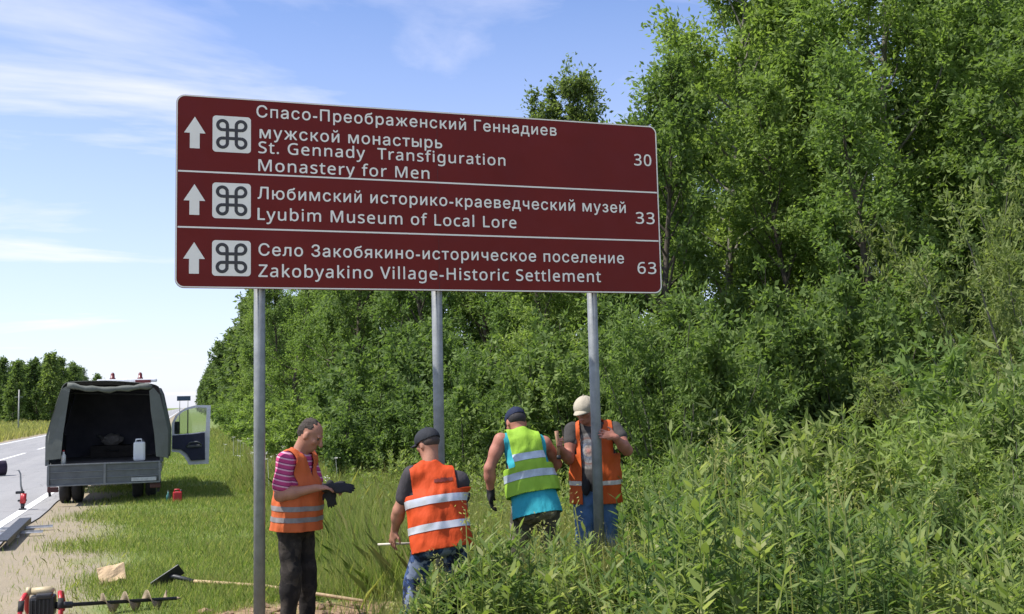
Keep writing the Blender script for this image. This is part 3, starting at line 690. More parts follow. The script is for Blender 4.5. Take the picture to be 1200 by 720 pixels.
# ------------------------------------------------------------------ pick-up truck with canvas cover
M['canvas'] = plain('canvas', (.115, .125, .11), .9, var=.12, scale=3, bump=.3)
M['canvas_in'] = plain('canvas_lining', (.085, .085, .105), .95, var=.3, scale=2)
M['board'] = plain('side_board', (.10, .11, .11), .7, var=.25, scale=5)
M['board_rim'] = plain('side_board_rim', (.16, .17, .17), .6, var=.2)
M['bed'] = plain('bed_floor', (.10, .095, .09), .85, var=.4)
M['glass'] = None
b = MatB('window_glass'); x = b.n('ShaderNodeBsdfTransparent'); gl = b.n('ShaderNodeBsdfGlossy'); gl.inputs['Roughness'].default_value = .03
ms = b.n('ShaderNodeMixShader'); ms.inputs[0].default_value = .08; x.inputs[0].default_value = (.86, .9, .88, 1); b.l(x.outputs[0], ms.inputs[1]); b.l(gl.outputs[0], ms.inputs[2]); b.l(ms.outputs[0], b.out.inputs[0]); M['glass'] = b.m
M['beacon'] = plain('red_lens', (.11, .012, .014), .35)
M['dooring'] = plain('door_trim', (.018, .022, .05), .6)
M['lamp_dark'] = plain('dark_lamp_lens', (.06, .012, .012), .5)  # tail lamp lenses in one very dark red
M['plate'] = plain('plate_white', (.42, .43, .43), .5)
van = thing('pickup_truck', 'pickup truck with open grey green canvas cover, tailgate down and right cab door open', 'truck', (-1.48, 21.4, 0))
bm = bmesh.new(); add_box(bm, (0, 1.6, .775), (2.06, 3.2, .07), .01); add_box(bm, (-.45, 2.4, .62), (.09, 4.7, .16), .01); add_box(bm, (.45, 2.4, .62), (.09, 4.7, .16), .01)
add_box(bm, (0, 1.0, .42), (1.3, .1, .1), .03); obj('bed', bm, M['bed'], van)
for s in (-1, 1):
    bm = bmesh.new(); add_box(bm, (s*1.035, 1.6, 1.06), (.04, 3.2, .5), .008); add_box(bm, (s*1.04, .02, 1.08), (.07, .06, .58), .01); obj('side_board', bm, M['board'], van)
bm = bmesh.new()
add_box(bm, (0, -.03, .60), (2.05, .03, .40), .006); tg = obj('tailgate', bm, M['board'], van)
bm = bmesh.new()
for z in (.405, .80): add_box(bm, (0, -.058, z), (2.05, .026, .028), .006)
for x in (-1.01, 0.0, 1.01): add_box(bm, (x, -.060, .60), (.045, .022, .368), .006)
for z in (.535, .665):
    for x in (-.505, .505): add_box(bm, (x, -.052, z), (.955, .014, .012), .003)
obj('rim', bm, M['board_rim'], tg)
bm = bmesh.new(); add_box(bm, (.72, -.076, .47), (.46, .008, .07), .002); obj('number_plate', bm, M['plate'], van)
for s in (-1, 1):
    bm = bmesh.new(); add_box(bm, (s*.93, .03, .33), (.2, .05, .1), .015); obj('tail_lamp', bm, M['lamp_dark'], van)
    bm = bmesh.new(); add_box(bm, (s*1.0, .05, .33), (.05, .02, .26), .004, Matrix.Rotation(R(8*s), 3, 'Y')); obj('mud_flap', bm, M['rubber'], van)
# canvas: a shell with folds
prof = [(-1.06, .86), (-1.07, 1.38), (-.98, 1.72), (-.82, 2.27), (-.77, 2.37), (-.66, 2.395), (0, 2.40), (.80, 2.33), (.95, 2.28), (1.01, 2.15), (1.10, 1.72), (1.17, 1.38), (1.17, .84)]
def resample(p, n):
    p = np.array(p); s = np.r_[0, np.cumsum(np.linalg.norm(np.diff(p, axis=0), axis=1))]; t = np.linspace(0, s[-1], n)
    return np.stack([np.interp(t, s, p[:, 0]), np.interp(t, s, p[:, 1])], 1)
pr = resample(prof, 70); ny_ = 50; ys = np.linspace(0, 3.05, ny_)
V = np.zeros((ny_, 70, 3))
for i, y_ in enumerate(ys):
    sag = -.035*abs(math.sin(y_/3.05*math.pi*3))
    for j, (x_, z_) in enumerate(pr):
        c_ = mnoise.noise(Vector((x_*1.5, y_*2.5, z_*2.0)))*.03 + .012*math.sin(y_*9+z_*3)
        V[i, j] = (x_*(1+c_/1.2) , y_, z_ + (sag if z_ > 1.9 else 0) + (c_ if z_ > 2.2 else 0))
I = np.arange(ny_*70).reshape(ny_, 70); F = np.stack([I[:-1, :-1], I[:-1, 1:], I[1:, 1:], I[1:, :-1]], -1).reshape(-1, 4)
M['canvas2'] = None
cv = obj('canvas_cover', raw_mesh('canvas_cover', V.reshape(-1, 3), F, True), [M['canvas'], M['canvas_in']], van)
md = cv.modifiers.new('thick', 'SOLIDIFY'); md.thickness = .012; md.offset = -1; md.material_offset = 1; md.material_offset_rim = 0
# rear flaps: strips left and right of the opening, and the sagging roll above it
bm = bmesh.new()
def flap(poly, mi=0):
    add_prism(bm, poly, .02, lambda u, v, w_: Vector((u, -.012-w_+.02*math.sin(v*9+u*4), v)), mi)
flap([(-1.06, .90), (-1.06, 1.38), (-.97, 1.72), (-.80, 2.26), (-.62, 2.372), (-.66, 2.2), (-.70, 1.9), (-.76, 1.4), (-.795, .92)])
obj('side_flap', bm, M['canvas'], van); bm = bmesh.new()
flap([(1.16, .86), (1.165, 1.38), (1.09, 1.72), (1.0, 2.11), (.88, 2.26), (.80, 2.20), (.83, 1.8), (.90, 1.35), (.94, .9)])
obj('side_flap', bm, M['canvas'], van)
bm = bmesh.new(); pts = []
for k in range(15):
    t = k/14; x_ = -.70+1.55*t; pts.append((x_, -.02, 2.33-.075*math.sin(math.pi*min(1, t*1.15))*(1-.2*t)-.055*t+.01*math.sin(t*23)))
add_tube(bm, pts, [.055+.012*math.sin(k*2.1) for k in range(15)], 10); obj('rolled_flap', bm, M['canvas'], van)
bm = bmesh.new(); add_prism(bm, [(-1.05, .8)] + prof[1:-1] + [(1.16, .8)], .03, lambda u, v, w_: Vector((u*1.015, 3.055+w_, v*1.008))); obj('front_wall', bm, M['canvas_in'], van)
for yb in (1.0, 2.0):
    bm = bmesh.new(); add_tube(bm, [(-1.0, yb, .9), (-.99, yb, 1.4), (-.76, yb, 2.2), (.86, yb, 2.14), (1.0, yb, 1.4), (1.02, yb, .9)], .015, 6)
    obj('hoop', bm, M['darksteel'], van)
# cab
def loft(bm, secs):
    rows = [[bm.verts.new(p) for p in s] for s in secs]; n = len(rows[0])
    for A, B in zip(rows, rows[1:]):
        for k in range(n): f = bm.faces.new((A[k], A[(k+1) % n], B[(k+1) % n], B[k])); f.smooth = True
    bm.faces.new(rows[0]); bm.faces.new(rows[-1][::-1]); bmesh.ops.recalc_face_normals(bm, faces=bm.faces)
def cabsec(y_, zt, wt, zb=.42, wb=1.0):
    p = [(-wb*.98, zb), (-wb, .9), (-wb*.99, 1.25), (-wt*1.04, zt-.25), (-wt*.93, zt-.06), (-wt*.7, zt), (wt*.7, zt), (wt*.93, zt-.06), (wt*1.04, zt-.25), (wb*.99, 1.25), (wb, .9), (wb*.98, zb)]
    return [(u, y_, v) for u, v in p]
bm = bmesh.new(); loft(bm, [cabsec(3.15, 2.3, .84), cabsec(3.3, 2.42, .86), cabsec(4.1, 2.45, .85), cabsec(4.5, 2.34, .8), cabsec(5.0, 1.75, .82), cabsec(5.25, 1.32, .9), cabsec(5.9, 1.12, .9), cabsec(6.15, .85, .86, .45, .92)])
obj('cab', bm, M['white'], van)
bm = bmesh.new(); add_box(bm, (.2, 3.7, 2.50), (1.3, .3, .07), .03); lb = obj('light_bar', bm, M['white'], van)
for x_ in (-.12, .48):
    bm = bmesh.new(); add_tube(bm, [(x_, 3.7, 2.53), (x_, 3.7, 2.565), (x_, 3.7, 2.57), (x_, 3.7, 2.66), (x_, 3.7, 2.69)], [.065, .065, .048, .042, .02], 12); obj('beacon', bm, M['beacon'], lb)
bm = bmesh.new(); add_box(bm, (.55, 3.54, 2.475), (.34, .03, .07), .01); obj('marker_lamp', bm, M['beacon'], lb)
# open door, seen from its inner side: frame, trim, glass, mirror
door_out = [(0, 1.48), (.08, 1.66), (.2, 1.77), (.35, 1.85), (.56, 1.9), (.9, 1.89), (.89, 1.5), (.88, 1.1), (.86, .5), (.40, .49), (.3, .68), (.17, .79), (0, .81)]
win = [(.06, 1.49), (.13, 1.64), (.24, 1.74), (.37, 1.80), (.56, 1.845), (.81, 1.835), (.80, 1.6), (.785, 1.27), (.5, 1.235), (.3, 1.225), (.2, 1.22), (.1, 1.22), (.06, 1.24)]
HY = 4.15
def ondoor(u, v, w_): return Vector((1.18+u*.985, HY - w_ - u*.06, v))
bm = bmesh.new(); add_frame(bm, door_out, win, .07, ondoor); 
low = [(.0, 1.2), (.06, 1.215), (.5, 1.23), (.785, 1.265), (.80, .56), (.44, .55), (.33, .73), (.2, .83), (0, .85)]
dr = obj('cab_door', bm, M['white'], van)
bm = bmesh.new(); add_prism(bm, [(.02, 1.195), (.3, 1.205), (.5, 1.215), (.765, 1.245), (.775, .60), (.45, .59), (.35, .76), (.22, .86), (.02, .88)], .03, lambda u, v, w_: ondoor(u, v, .072+w_)); obj('door_trim', bm, M['dooring'], dr)
bm = bmesh.new(); add_tube(bm, [(1.18+.34, HY-.15, .93), (1.18+.42, HY-.2, 1.02), (1.18+.58, HY-.2, 1.03), (1.18+.68, HY-.16, .96)], .02, 8); add_box(bm, (1.18+.52, HY-.145, .93), (.34, .06, .06), .015); obj('armrest', bm, M['board'], dr)
bm = bmesh.new(); add_prism(bm, win, .008, lambda u, v, w_: ondoor(u, v, .03+w_)); obj('window_pane', bm, M['glass'], dr)
bm = bmesh.new(); add_box(bm, (1.18+.365, HY-.06, 1.515), (.025, .05, .58)); obj('window_divider', bm, M['black'], dr)
bm = bmesh.new(); add_box(bm, (1.18+.10, HY+.10, 1.37), (.17, .1, .30), .03); obj('mirror', bm, M['black'], dr)
def wheel(x, y_, wd=.2, r=.34):
    bm = bmesh.new(); add_tube(bm, [(x-wd/2, y_, r), (x-wd/2+.02, y_, r), (x+wd/2-.02, y_, r), (x+wd/2, y_, r)], [r-.05, r-.005, r-.005, r-.05], 28); o = obj('wheel', bm, M['rubber'], van)
    bm = bmesh.new(); add_tube(bm, [(x-wd/2-.004, y_, r), (x+wd/2+.004, y_, r)], .19, 20); obj('rim', bm, M['board_rim'], o)
for x_ in (-.80, -.57, .57, .82): wheel(x_, 1.0)
for x_ in (-.82, .82): wheel(x_, 5.1)
for sgn in (-1, 1):
    bm = bmesh.new(); add_tube(bm, [(.97*sgn, -.01, .84), (1.0*sgn, -.045, .6), (.98*sgn, -.075, .43)], .009, 5)
    obj('chain', bm, M['darksteel'], van)

# things in the truck
M['canister'] = plain('white_plastic', (.66, .68, .66), .45, var=.05)
can = thing('canister', 'white plastic canister standing on the bed of the truck', 'canister', (-.86, 21.62, .812))
bm = bmesh.new(); add_box(bm, (0, 0, .19), (.23, .17, .38), .045); add_tube(bm, [(-.07, 0, .37), (-.065, 0, .425), (.03, 0, .43), (.05, 0, .37)], .018, 8); obj('body', bm, M['canister'], can)
bm = bmesh.new(); add_tube(bm, [(.075, 0, .37), (.075, 0, .415)], .03, 12); obj('cap', bm, M['darksteel'], can)
sk = thing('rubble_sack', 'pale crumpled sack lying deep inside the dark truck bed', 'sack', (-1.52, 24.05, 1.18))
bm = bmesh.new(); bmesh.ops.create_icosphere(bm, subdivisions=4, radius=1)
for q in bm.verts:
    nn = mnoise.noise(q.co*2.2)*.22+mnoise.noise(q.co*6)*.07; q.co = Vector((q.co.x*.22, q.co.y*.16, q.co.z*.13))*(1+nn)
o = smooth(obj('sack_body', bm, plain('sack_cloth', (.30, .28, .26), .9), sk))
bm = bmesh.new(); add_tube(bm, [(-.2, 0, .04), (-.27, .0, .1), (-.31, .02, .09)], [.05, .03, .045], 8); obj('tied_neck', bm, M['board'], sk)
cr = thing('tool_crate', 'dark crate standing inside the truck bed under the sack', 'crate', (-1.5, 24.05, .812))
bm = bmesh.new(); add_box(bm, (0, 0, .125), (.9, .5, .25), .01)
for z in (.06, .19): add_box(bm, (0, -.255, z), (.9, .012, .05), .003)
obj('crate_body', bm, plain('crate_wood', (.05, .045, .04), .9), cr)
bm = bmesh.new(); add_tube(bm, [(-.12, -.27, .14), (-.1, -.30, .14), (.1, -.30, .14), (.12, -.27, .14)], .012, 6); obj('handle', bm, M['darksteel'], cr)
bt = thing('bottle', 'small pale bottle standing in the left rear corner of the truck bed', 'bottle', (-2.24, 21.5, .812))
bm = bmesh.new(); add_tube(bm, [(0, 0, 0), (0, 0, .16), (0, 0, .2), (0, 0, .24)], [.045, .045, .02, .018], 12); obj('body', bm, M['canister'], bt)
bm = bmesh.new(); add_tube(bm, [(0, 0, .241), (0, 0, .265)], .021, 10); obj('cap', bm, M['red'], bt)

# ------------------------------------------------------------------ things lying about
# earth drill: engine in a red handle frame with its screw, on the ground
dr_ = thing('earth_drill', 'red petrol earth drill with steel screw lying on the ground at bottom left', 'earth drill', (-1.20, 10.10, 0), R(-1)); dr_.scale = (.95, .9, .88)
bm = bmesh.new(); add_box(bm, (0, 0, .13), (.22, .2, .2), .03); add_box(bm, (.02, -.06, .235), (.14, .14, .05), .015)
for k in range(5): add_box(bm, (-.08+k*.035, -.11, .13), (.012, .03, .15), .003)
obj('engine', bm, M['black'], dr_)
bm = bmesh.new(); add_tube(bm, [(-.11, .02, .275), (.05, .02, .27), (.09, .02, .255)], [.035, .045, .03], 12); add_tube(bm, [(-.15, .02, .28), (-.11, .02, .275)], .04, 12); obj('fuel_tank', bm, plain('tank_plastic', (.42, .34, .2), .5), dr_)
for s in (-1, 1):
    bm = bmesh.new(); add_tube(bm, [(s*.14, -.18, .03), (s*.175, -.17, .06), (s*.17, -.12, .2), (s*.15, -.04, .255), (s*.15, .1, .23), (s*.165, .17, .08), (s*.15, .19, .03)], .021, 9); obj('handle_frame', bm, M['red'], dr_)
    bm = bmesh.new(); add_tube(bm, [(s*.17, -.155, .11), (s*.168, -.115, .205)], .027, 9); obj('grip', bm, M['rubber'], dr_)
bm = bmesh.new(); add_tube(bm, [(.10, 0, .12), (.26, 0, .115), (.26, 0, .115), (1.20, 0, .10)], [.035, .032, .02, .018], 10); obj('shaft', bm, M['darksteel'], dr_)
M['muddy'] = plain('muddy_steel', (.27, .21, .13), .75, .2, .35, 14, .4)
bm = bmesh.new(); pv = None; n = 96
for k in range(n+1):
    t = k/n; a = 2*math.pi*3.0*t+.9; x_ = .50+.60*t; r1 = .105
    q = [bm.verts.new((x_+dx_, rr_*math.cos(a), .105+rr_*math.sin(a))) for dx_, rr_ in ((0, .017), (0, r1), (.008, r1), (.008, .017))]
    if pv:
        for i in range(4): bm.faces.new((pv[i], pv[(i+1) % 4], q[(i+1) % 4], q[i]))
    pv = q
bmesh.ops.recalc_face_normals(bm, faces=bm.faces); obj('screw_blade', bm, M['muddy'], dr_)
bm = bmesh.new(); add_tube(bm, [(1.20, 0, .10), (1.24, 0, .099)], [.018, .003], 8); obj('tip', bm, M['muddy'], dr_)
# hoe
he = thing('hoe', 'hoe with black steel blade and long wooden handle lying in the grass', 'hoe', (-.14, 11.15, .03))
bm = bmesh.new(); add_box(bm, (-.02, -.02, .085), (.32, .014, .14), .006, Matrix.Rotation(R(-32), 3, 'Y') @ Matrix.Rotation(R(30), 3, 'X')); obj('blade', bm, M['darksteel'], he)
bm = bmesh.new(); add_tube(bm, [(0, -.03, .1), (.05, -.05, .1), (.24, -.2, .06)], [.02, .024, .020], 10); obj('socket', bm, M['darksteel'], he)
bm = bmesh.new(); add_tube(bm, [(.22, -.185, .063), (.9, -.72, .05), (1.72, -1.86, .035)], [.0165, .0165, .015], 10); obj('handle', bm, M['wood'], he)
# tan slab
bm = bmesh.new(); add_box(bm, (0, 0, 0), (.27, .20, .05), .012); bmesh.ops.subdivide_edges(bm, edges=bm.edges[:], cuts=4, use_grid_fill=True)
for q in bm.verts: q.co += Vector((mnoise.noise(q.co*14), mnoise.noise(q.co*14+Vector((5, 0, 0))), mnoise.noise(q.co*14+Vector((0, 7, 0)))))*.016
o = obj('stone_slab', bm, plain('tan_stone', (.50, .36, .21), .85, var=.25, scale=9, bump=.5), None, (-.73, 11.75, .10)); o.rotation_euler = (R(52), R(-8), R(12)); tag(o, 'flat pale tan slab tilted up in the grass near the drill', 'slab')
# clods of dug earth
rg_ = random.Random(8); bm = bmesh.new()
for k in range(90):
    a = rg_.uniform(0, 6.28); rr_ = rg_.random()**.6; x_, y_ = 1.0+1.3*rr_*math.cos(a), 9.15+.6*rr_*math.sin(a); s = rg_.uniform(.015, .06)
    mtx = Matrix.Translation((x_, y_, float(ground_z(x_, y_))+s*.3)) @ Matrix.Diagonal((s*rg_.uniform(.8, 1.5), s*rg_.uniform(.8, 1.4), s*.75, 1))
    r = bmesh.ops.create_icosphere(bm, subdivisions=2, radius=1, matrix=mtx)
    for q in r['verts']: q.co += Vector((mnoise.noise(q.co*30), mnoise.noise(q.co*30+Vector((9, 0, 0))), mnoise.noise(q.co*30+Vector((0, 9, 0)))))*s*.5
tag(obj('soil_clods', bm, plain('clod', (.22, .145, .085), .95, var=.4, scale=20, bump=.6)), 'clods of brown earth dug out round the post holes', 'soil', None, 'stuff')
# tan plank and pale sticks by the road edge
bs = thing('steel_channel', 'long dark steel channel lying along the asphalt edge at the left border', 'steel beam', (-2.38, 16.6, .06), R(2))
bm = bmesh.new(); add_box(bm, (0, 0, .075), (.17, 3.0, .016), .003); 
for s in (-1, 1): add_box(bm, (s*.079, 0, .037), (.012, 3.0, .075), .002)
obj('channel', bm, M['darksteel'], bs)
bm = bmesh.new(); add_box(bm, (0, 1.497, .04), (.14, .012, .05), .002); obj('end_cap', bm, M['board'], bs)
for k, (x_, y_, rz_, ln) in enumerate(((-2.75, 16.75, 84, 1.5), (-2.62, 17.35, 92, 1.35), (-2.9, 16.3, 80, 1.3))):
    bm = bmesh.new(); add_box(bm, (0, 0, .018), (.07, ln, .008), .002); add_box(bm, (.033, 0, .034), (.006, ln, .03), .001)
    o = obj('steel_angle', bm, M['alu'], None, (x_, y_, .032)); o.rotation_euler = (0, 0, R(rz_))
    tag(o, ['pale steel strip crossing under the dark channel, the middle one', 'pale steel strip crossing under the dark channel, the farthest one', 'pale steel strip crossing under the dark channel, the nearest one'][k], 'steel strip', 'pale steel strips by the road edge')
# slim upright jack with red body on the edge line
jk = thing('hand_jack', 'slim upright red jack with thin bent rod standing on the road edge line', 'jack', (-2.86, 20.9, .027))
bm = bmesh.new(); add_box(bm, (0, 0, .012), (.12, .12, .024), .004); add_tube(bm, [(0, 0, .02), (0, 0, .12)], [.03, .04], 10); obj('foot', bm, M['darksteel'], jk)
bm = bmesh.new(); add_tube(bm, [(0, 0, .12), (.01, 0, .3)], .055, 12); add_tube(bm, [(.02, -.03, .14), (.03, -.03, .28)], .035, 8); obj('body', bm, M['red'], jk)
bm = bmesh.new(); add_box(bm, (-.01, 0, .17), (.15, .07, .035), .01); add_box(bm, (-.05, 0, .32), (.15, .07, .05), .015); obj('collar', bm, M['black'], jk)
bm = bmesh.new(); add_tube(bm, [(-.01, 0, .33), (-.04, 0, .45), (-.05, 0, .66), (-.075, 0, .72), (-.11, 0, .74)], [.02, .016, .014, .013, .012], 8); obj('rod', bm, M['steel'], jk)
# red fuel can and green bottle behind the truck
fc = thing('fuel_can', 'small red fuel can standing in the grass behind the right side of the truck', 'fuel can', (-.13, 21.0, 0))
bm = bmesh.new(); add_box(bm, (0, 0, .12), (.17, .13, .2), .025); add_tube(bm, [(-.06, 0, .21), (-.05, 0, .26), (.03, 0, .26), (.04, 0, .21)], .014, 7); obj('body', bm, M['red'], fc)
bm = bmesh.new(); add_tube(bm, [(.06, 0, .215), (.075, 0, .25)], .022, 8); obj('cap', bm, M['black'], fc)
b2 = thing('bottle', 'small dark green bottle in the grass beside the red fuel can', 'bottle', (-.30, 21.03, 0))
bm = bmesh.new(); add_tube(bm, [(0, 0, .02), (0, 0, .15), (0, 0, .19), (0, 0, .23)], [.04, .04, .018, .016], 10); obj('body', bm, plain('teal_plastic', (.03, .12, .11), .4), b2)
bm = bmesh.new(); add_tube(bm, [(0, 0, .231), (0, 0, .25)], .019, 8); obj('cap', bm, M['black'], b2)
# dark bag at the left border
bg_ = thing('tool_bag', 'dark purple black bag on the road, only its end showing at the left border', 'bag', (-5.27, 32.2, .02), R(20))
bm = bmesh.new(); add_tube(bm, [(-.42, 0, .22), (-.4, 0, .22), (.4, 0, .22), (.42, 0, .22)], [.15, .21, .21, .15], 16); obj('body', bm, plain('bag_cloth', (.03, .02, .045), .9), bg_)
bm = bmesh.new(); add_tube(bm, [(-.2, -.05, .42), (-.15, -.05, .5), (.15, -.05, .5), (.2, -.05, .42)], .014, 6); obj('handle', bm, M['black'], bg_)
# utility post across the road, far sign
up = thing('utility_post', 'thin pale utility post with small crossarm in the field across the road', 'post', (-15.1, 106.5, 0))
bm = bmesh.new(); add_tube(bm, [(0, 0, -.2), (0, 0, 3.9)], [.07, .055], 8); obj('pole', bm, plain('pale_wood', (.36, .35, .33), .8), up)
bm = bmesh.new(); add_box(bm, (0, 0, 3.2), (.7, .06, .06), .01); obj('crossarm', bm, M['steel'], up)
fs = thing('direction_sign', 'small dark blue road sign board far down the road right of the truck', 'road sign', (-.1, 82, 0))
bm = bmesh.new(); add_box(bm, (0, 0, 2.55), (1.0, .05, .36), .015); obj('board', bm, plain('blue_sign', (.03, .06, .12), .5), fs)
for x_ in (-.3, .3):
    bm = bmesh.new(); add_tube(bm, [(x_, .06, -.2), (x_, .06, 2.6)], .035, 8); obj('post', bm, M['steel'], fs)

# ------------------------------------------------------------------ people: one continuous body grown from a distance field
class Field:
    def __init__(s, h): s.h = h; s.pr = []
    def cone(s, a, b, r1, r2, k=.02): s.pr.append(('c', np.array(a, float), np.array(b, float), r1, r2, k)); return s
    def ell(s, c, r, axes=None, k=.02): s.pr.append(('e', np.array(c, float), np.array(r, float), np.eye(3) if axes is None else np.array(axes, float), k)); return s
    def tube(s, a, b, ra, rb, side, k=.03):
        """elliptic section: ra=(lateral, depth) at a, rb at b, side = lateral direction"""
        s.pr.append(('t', np.array(a, float), np.array(b, float), ra, rb, np.array(side, float), k)); return s
    def mesh(s, name, infl=0.0, smoothing=2):
        lo = np.full(3, 1e9); hi = -lo; bb = []
        for p in s.pr:
            if p[0] == 'c': r = max(p[3], p[4])+infl; l, u = np.minimum(p[1], p[2])-r, np.maximum(p[1], p[2])+r
            elif p[0] == 'e': r = p[2].max()+infl; l, u = p[1]-r, p[1]+r
            else: r = max(*p[3], *p[4])+infl; l, u = np.minimum(p[1], p[2])-r, np.maximum(p[1], p[2])+r
            bb.append((l, u)); lo = np.minimum(lo, l); hi = np.maximum(hi, u)
        h = s.h; lo = lo-3*h; n = np.ceil((hi+3*h-lo)/h).astype(int)+1; D = np.full(n, .2, np.float32)
        for p, (l, u) in zip(s.pr, bb):
            m_ = .05; i0 = np.maximum(0, ((l-m_-lo)/h).astype(int)); i1 = np.minimum(n, ((u+m_-lo)/h).astype(int)+2)
            g = np.meshgrid(*[lo[q]+h*np.arange(i0[q], i1[q]) for q in range(3)], indexing='ij'); P = np.stack(g, -1)
            if p[0] == 'c':
                a, b_ = p[1], p[2]; ab = b_-a; t = np.clip(((P-a)@ab)/max(ab@ab, 1e-12), 0, 1)
                d = np.linalg.norm(P-a-t[..., None]*ab, axis=-1)-(p[3]+(p[4]-p[3])*t); k = p[5]
            elif p[0] == 'e':
                q = (P-p[1])@p[3].T; rr_ = p[2]; k0 = np.linalg.norm(q/rr_, axis=-1); k1 = np.linalg.norm(q/(rr_*rr_), axis=-1); d = k0*(k0-1)/np.maximum(k1, 1e-6); k = p[4]
            else:
                a, b_ = p[1], p[2]; ab = b_-a; L_ = np.linalg.norm(ab); up = ab/L_; sd_ = p[5]-up*(p[5]@up); sd_ /= np.linalg.norm(sd_); fr = np.cross(up, sd_)
                q = P-a; t0 = q@up; t = np.clip(t0/L_, 0, 1); x_ = q@sd_; y_ = q@fr; ov = t0-t*L_
                rx = p[3][0]+(p[4][0]-p[3][0])*t; ry = p[3][1]+(p[4][1]-p[3][1])*t; mr = np.minimum(rx, ry)
                kk_ = np.sqrt((x_/rx)**2+(y_/ry)**2+(ov/(mr*.6))**2); d = (kk_-1)*mr; k = p[6]
            d = d-infl; sl = tuple(slice(i0[q], i1[q]) for q in range(3)); A = D[sl]
            e = np.clip(.5+.5*(A-d)/k, 0, 1); D[sl] = A*(1-e)+d*e-k*e*(1-e)
        # surface nets
        S = D < 0; nx_, ny2, nz_ = D.shape
        cs = [(i, j, k) for i in (0, 1) for j in (0, 1) for k in (0, 1)]
        def corner(A, c): return A[c[0]:nx_-1+c[0], c[1]:ny2-1+c[1], c[2]:nz_-1+c[2]]
        cnt = sum(corner(S, c).astype(np.int8) for c in cs); act = (cnt > 0) & (cnt < 8); ci = np.argwhere(act)
        vid = np.full(act.shape, -1, np.int64); vid[act] = np.arange(len(ci)); acc = np.zeros((len(ci), 3)); num = np.zeros(len(ci))
        dv_ = {c: D[ci[:, 0]+c[0], ci[:, 1]+c[1], ci[:, 2]+c[2]] for c in cs}
        for c in cs:
            for ax in range(3):
                if c[ax] == 0:
                    e = list(c); e[ax] = 1; e = tuple(e); a, b_ = dv_[c], dv_[e]; m = (a < 0) != (b_ < 0)
                    t = a[m]/(a[m]-b_[m]); p = np.tile(np.array(c, float), (m.sum(), 1)); p[:, ax] = t; acc[m] += p; num[m] += 1
        V = lo+h*(ci+acc/num[:, None])
        Fs = []
        for ax in range(3):
            o1, o2 = [(1, 2), (2, 0), (0, 1)][ax]
            sl0 = [slice(None)]*3; sl1 = [slice(None)]*3; sl0[ax] = slice(0, -1); sl1[ax] = slice(1, None)
            s0, s1 = S[tuple(sl0)], S[tuple(sl1)]; ed = np.argwhere(s0 != s1); sg = s0[tuple(ed.T)]
            def cell(d1, d2): q = ed.copy(); q[:, o1] -= d1; q[:, o2] -= d2; return vid[tuple(q.T)]
            qd = np.stack([cell(1, 1), cell(0, 1), cell(0, 0), cell(1, 0)], 1); qd[~sg] = qd[~sg][:, ::-1]; Fs.append(qd)
        Fq = np.concatenate(Fs)
        for _ in range(smoothing):
            ac = np.zeros_like(V); nn = np.zeros(len(V))
            for i in range(4):
                for j in (1, 3): np.add.at(ac, Fq[:, i], V[Fq[:, (i+j) % 4]]); np.add.at(nn, Fq[:, i], 1)
            V = V*.5+.5*ac/np.maximum(nn, 1)[:, None]
        return raw_mesh(name, V, Fq, True)
def nrm(v): v = np.array(v, float); return v/np.linalg.norm(v)
def hand(F, wr, d, n, side, curl=.5, sc=1.0, spread=.12, rad=1.0):
    """palm, four jointed fingers of different lengths and a thumb from the palm's side. d to the fingertips, n out of the palm's back, side to the thumb"""
    d, n = nrm(d), nrm(n); side = nrm(np.array(side)-d*(np.array(side)@d)); n = nrm(np.cross(d, side)) if np.cross(d, side)@n > 0 else -nrm(np.cross(d, side))
    wr = np.array(wr, float)
    F.ell(wr+d*.052*sc, np.array([.044, .047, .017])*sc*rad, [side, d, n], .015)
    F.cone(wr-d*.02*sc, wr+d*.03*sc, .025*sc*rad, .026*sc*rad, .015)
    for i, ln in enumerate((.072, .082, .076, .060)):
        o = .030-.0205*i; p = wr+d*.088*sc+side*o*sc; dd = nrm(d+side*spread*(1.5-i)*.6); ang = 0
        for j, fr in enumerate((.45, .32, .23)):
            ang += curl*(.55, .75, .6)[j]; v = dd*math.cos(ang)-n*math.sin(ang); q = p+v*ln*fr*sc
            F.cone(p, q, (.0095-.0008*j)*sc*rad, (.0090-.0010*j)*sc*rad, .004); p = q
    p = wr+d*.022*sc+side*.032*sc; v = nrm(d*.65+side*.75-n*.25); q = p+v*.042*sc; F.cone(p, q, .0145*sc*rad, .0115*sc*rad, .008)
    v2 = nrm(d*.85+side*.3-n*.35*(.4+curl)); F.cone(q, q+v2*.034*sc, .011*sc*rad, .0085*sc*rad, .004)
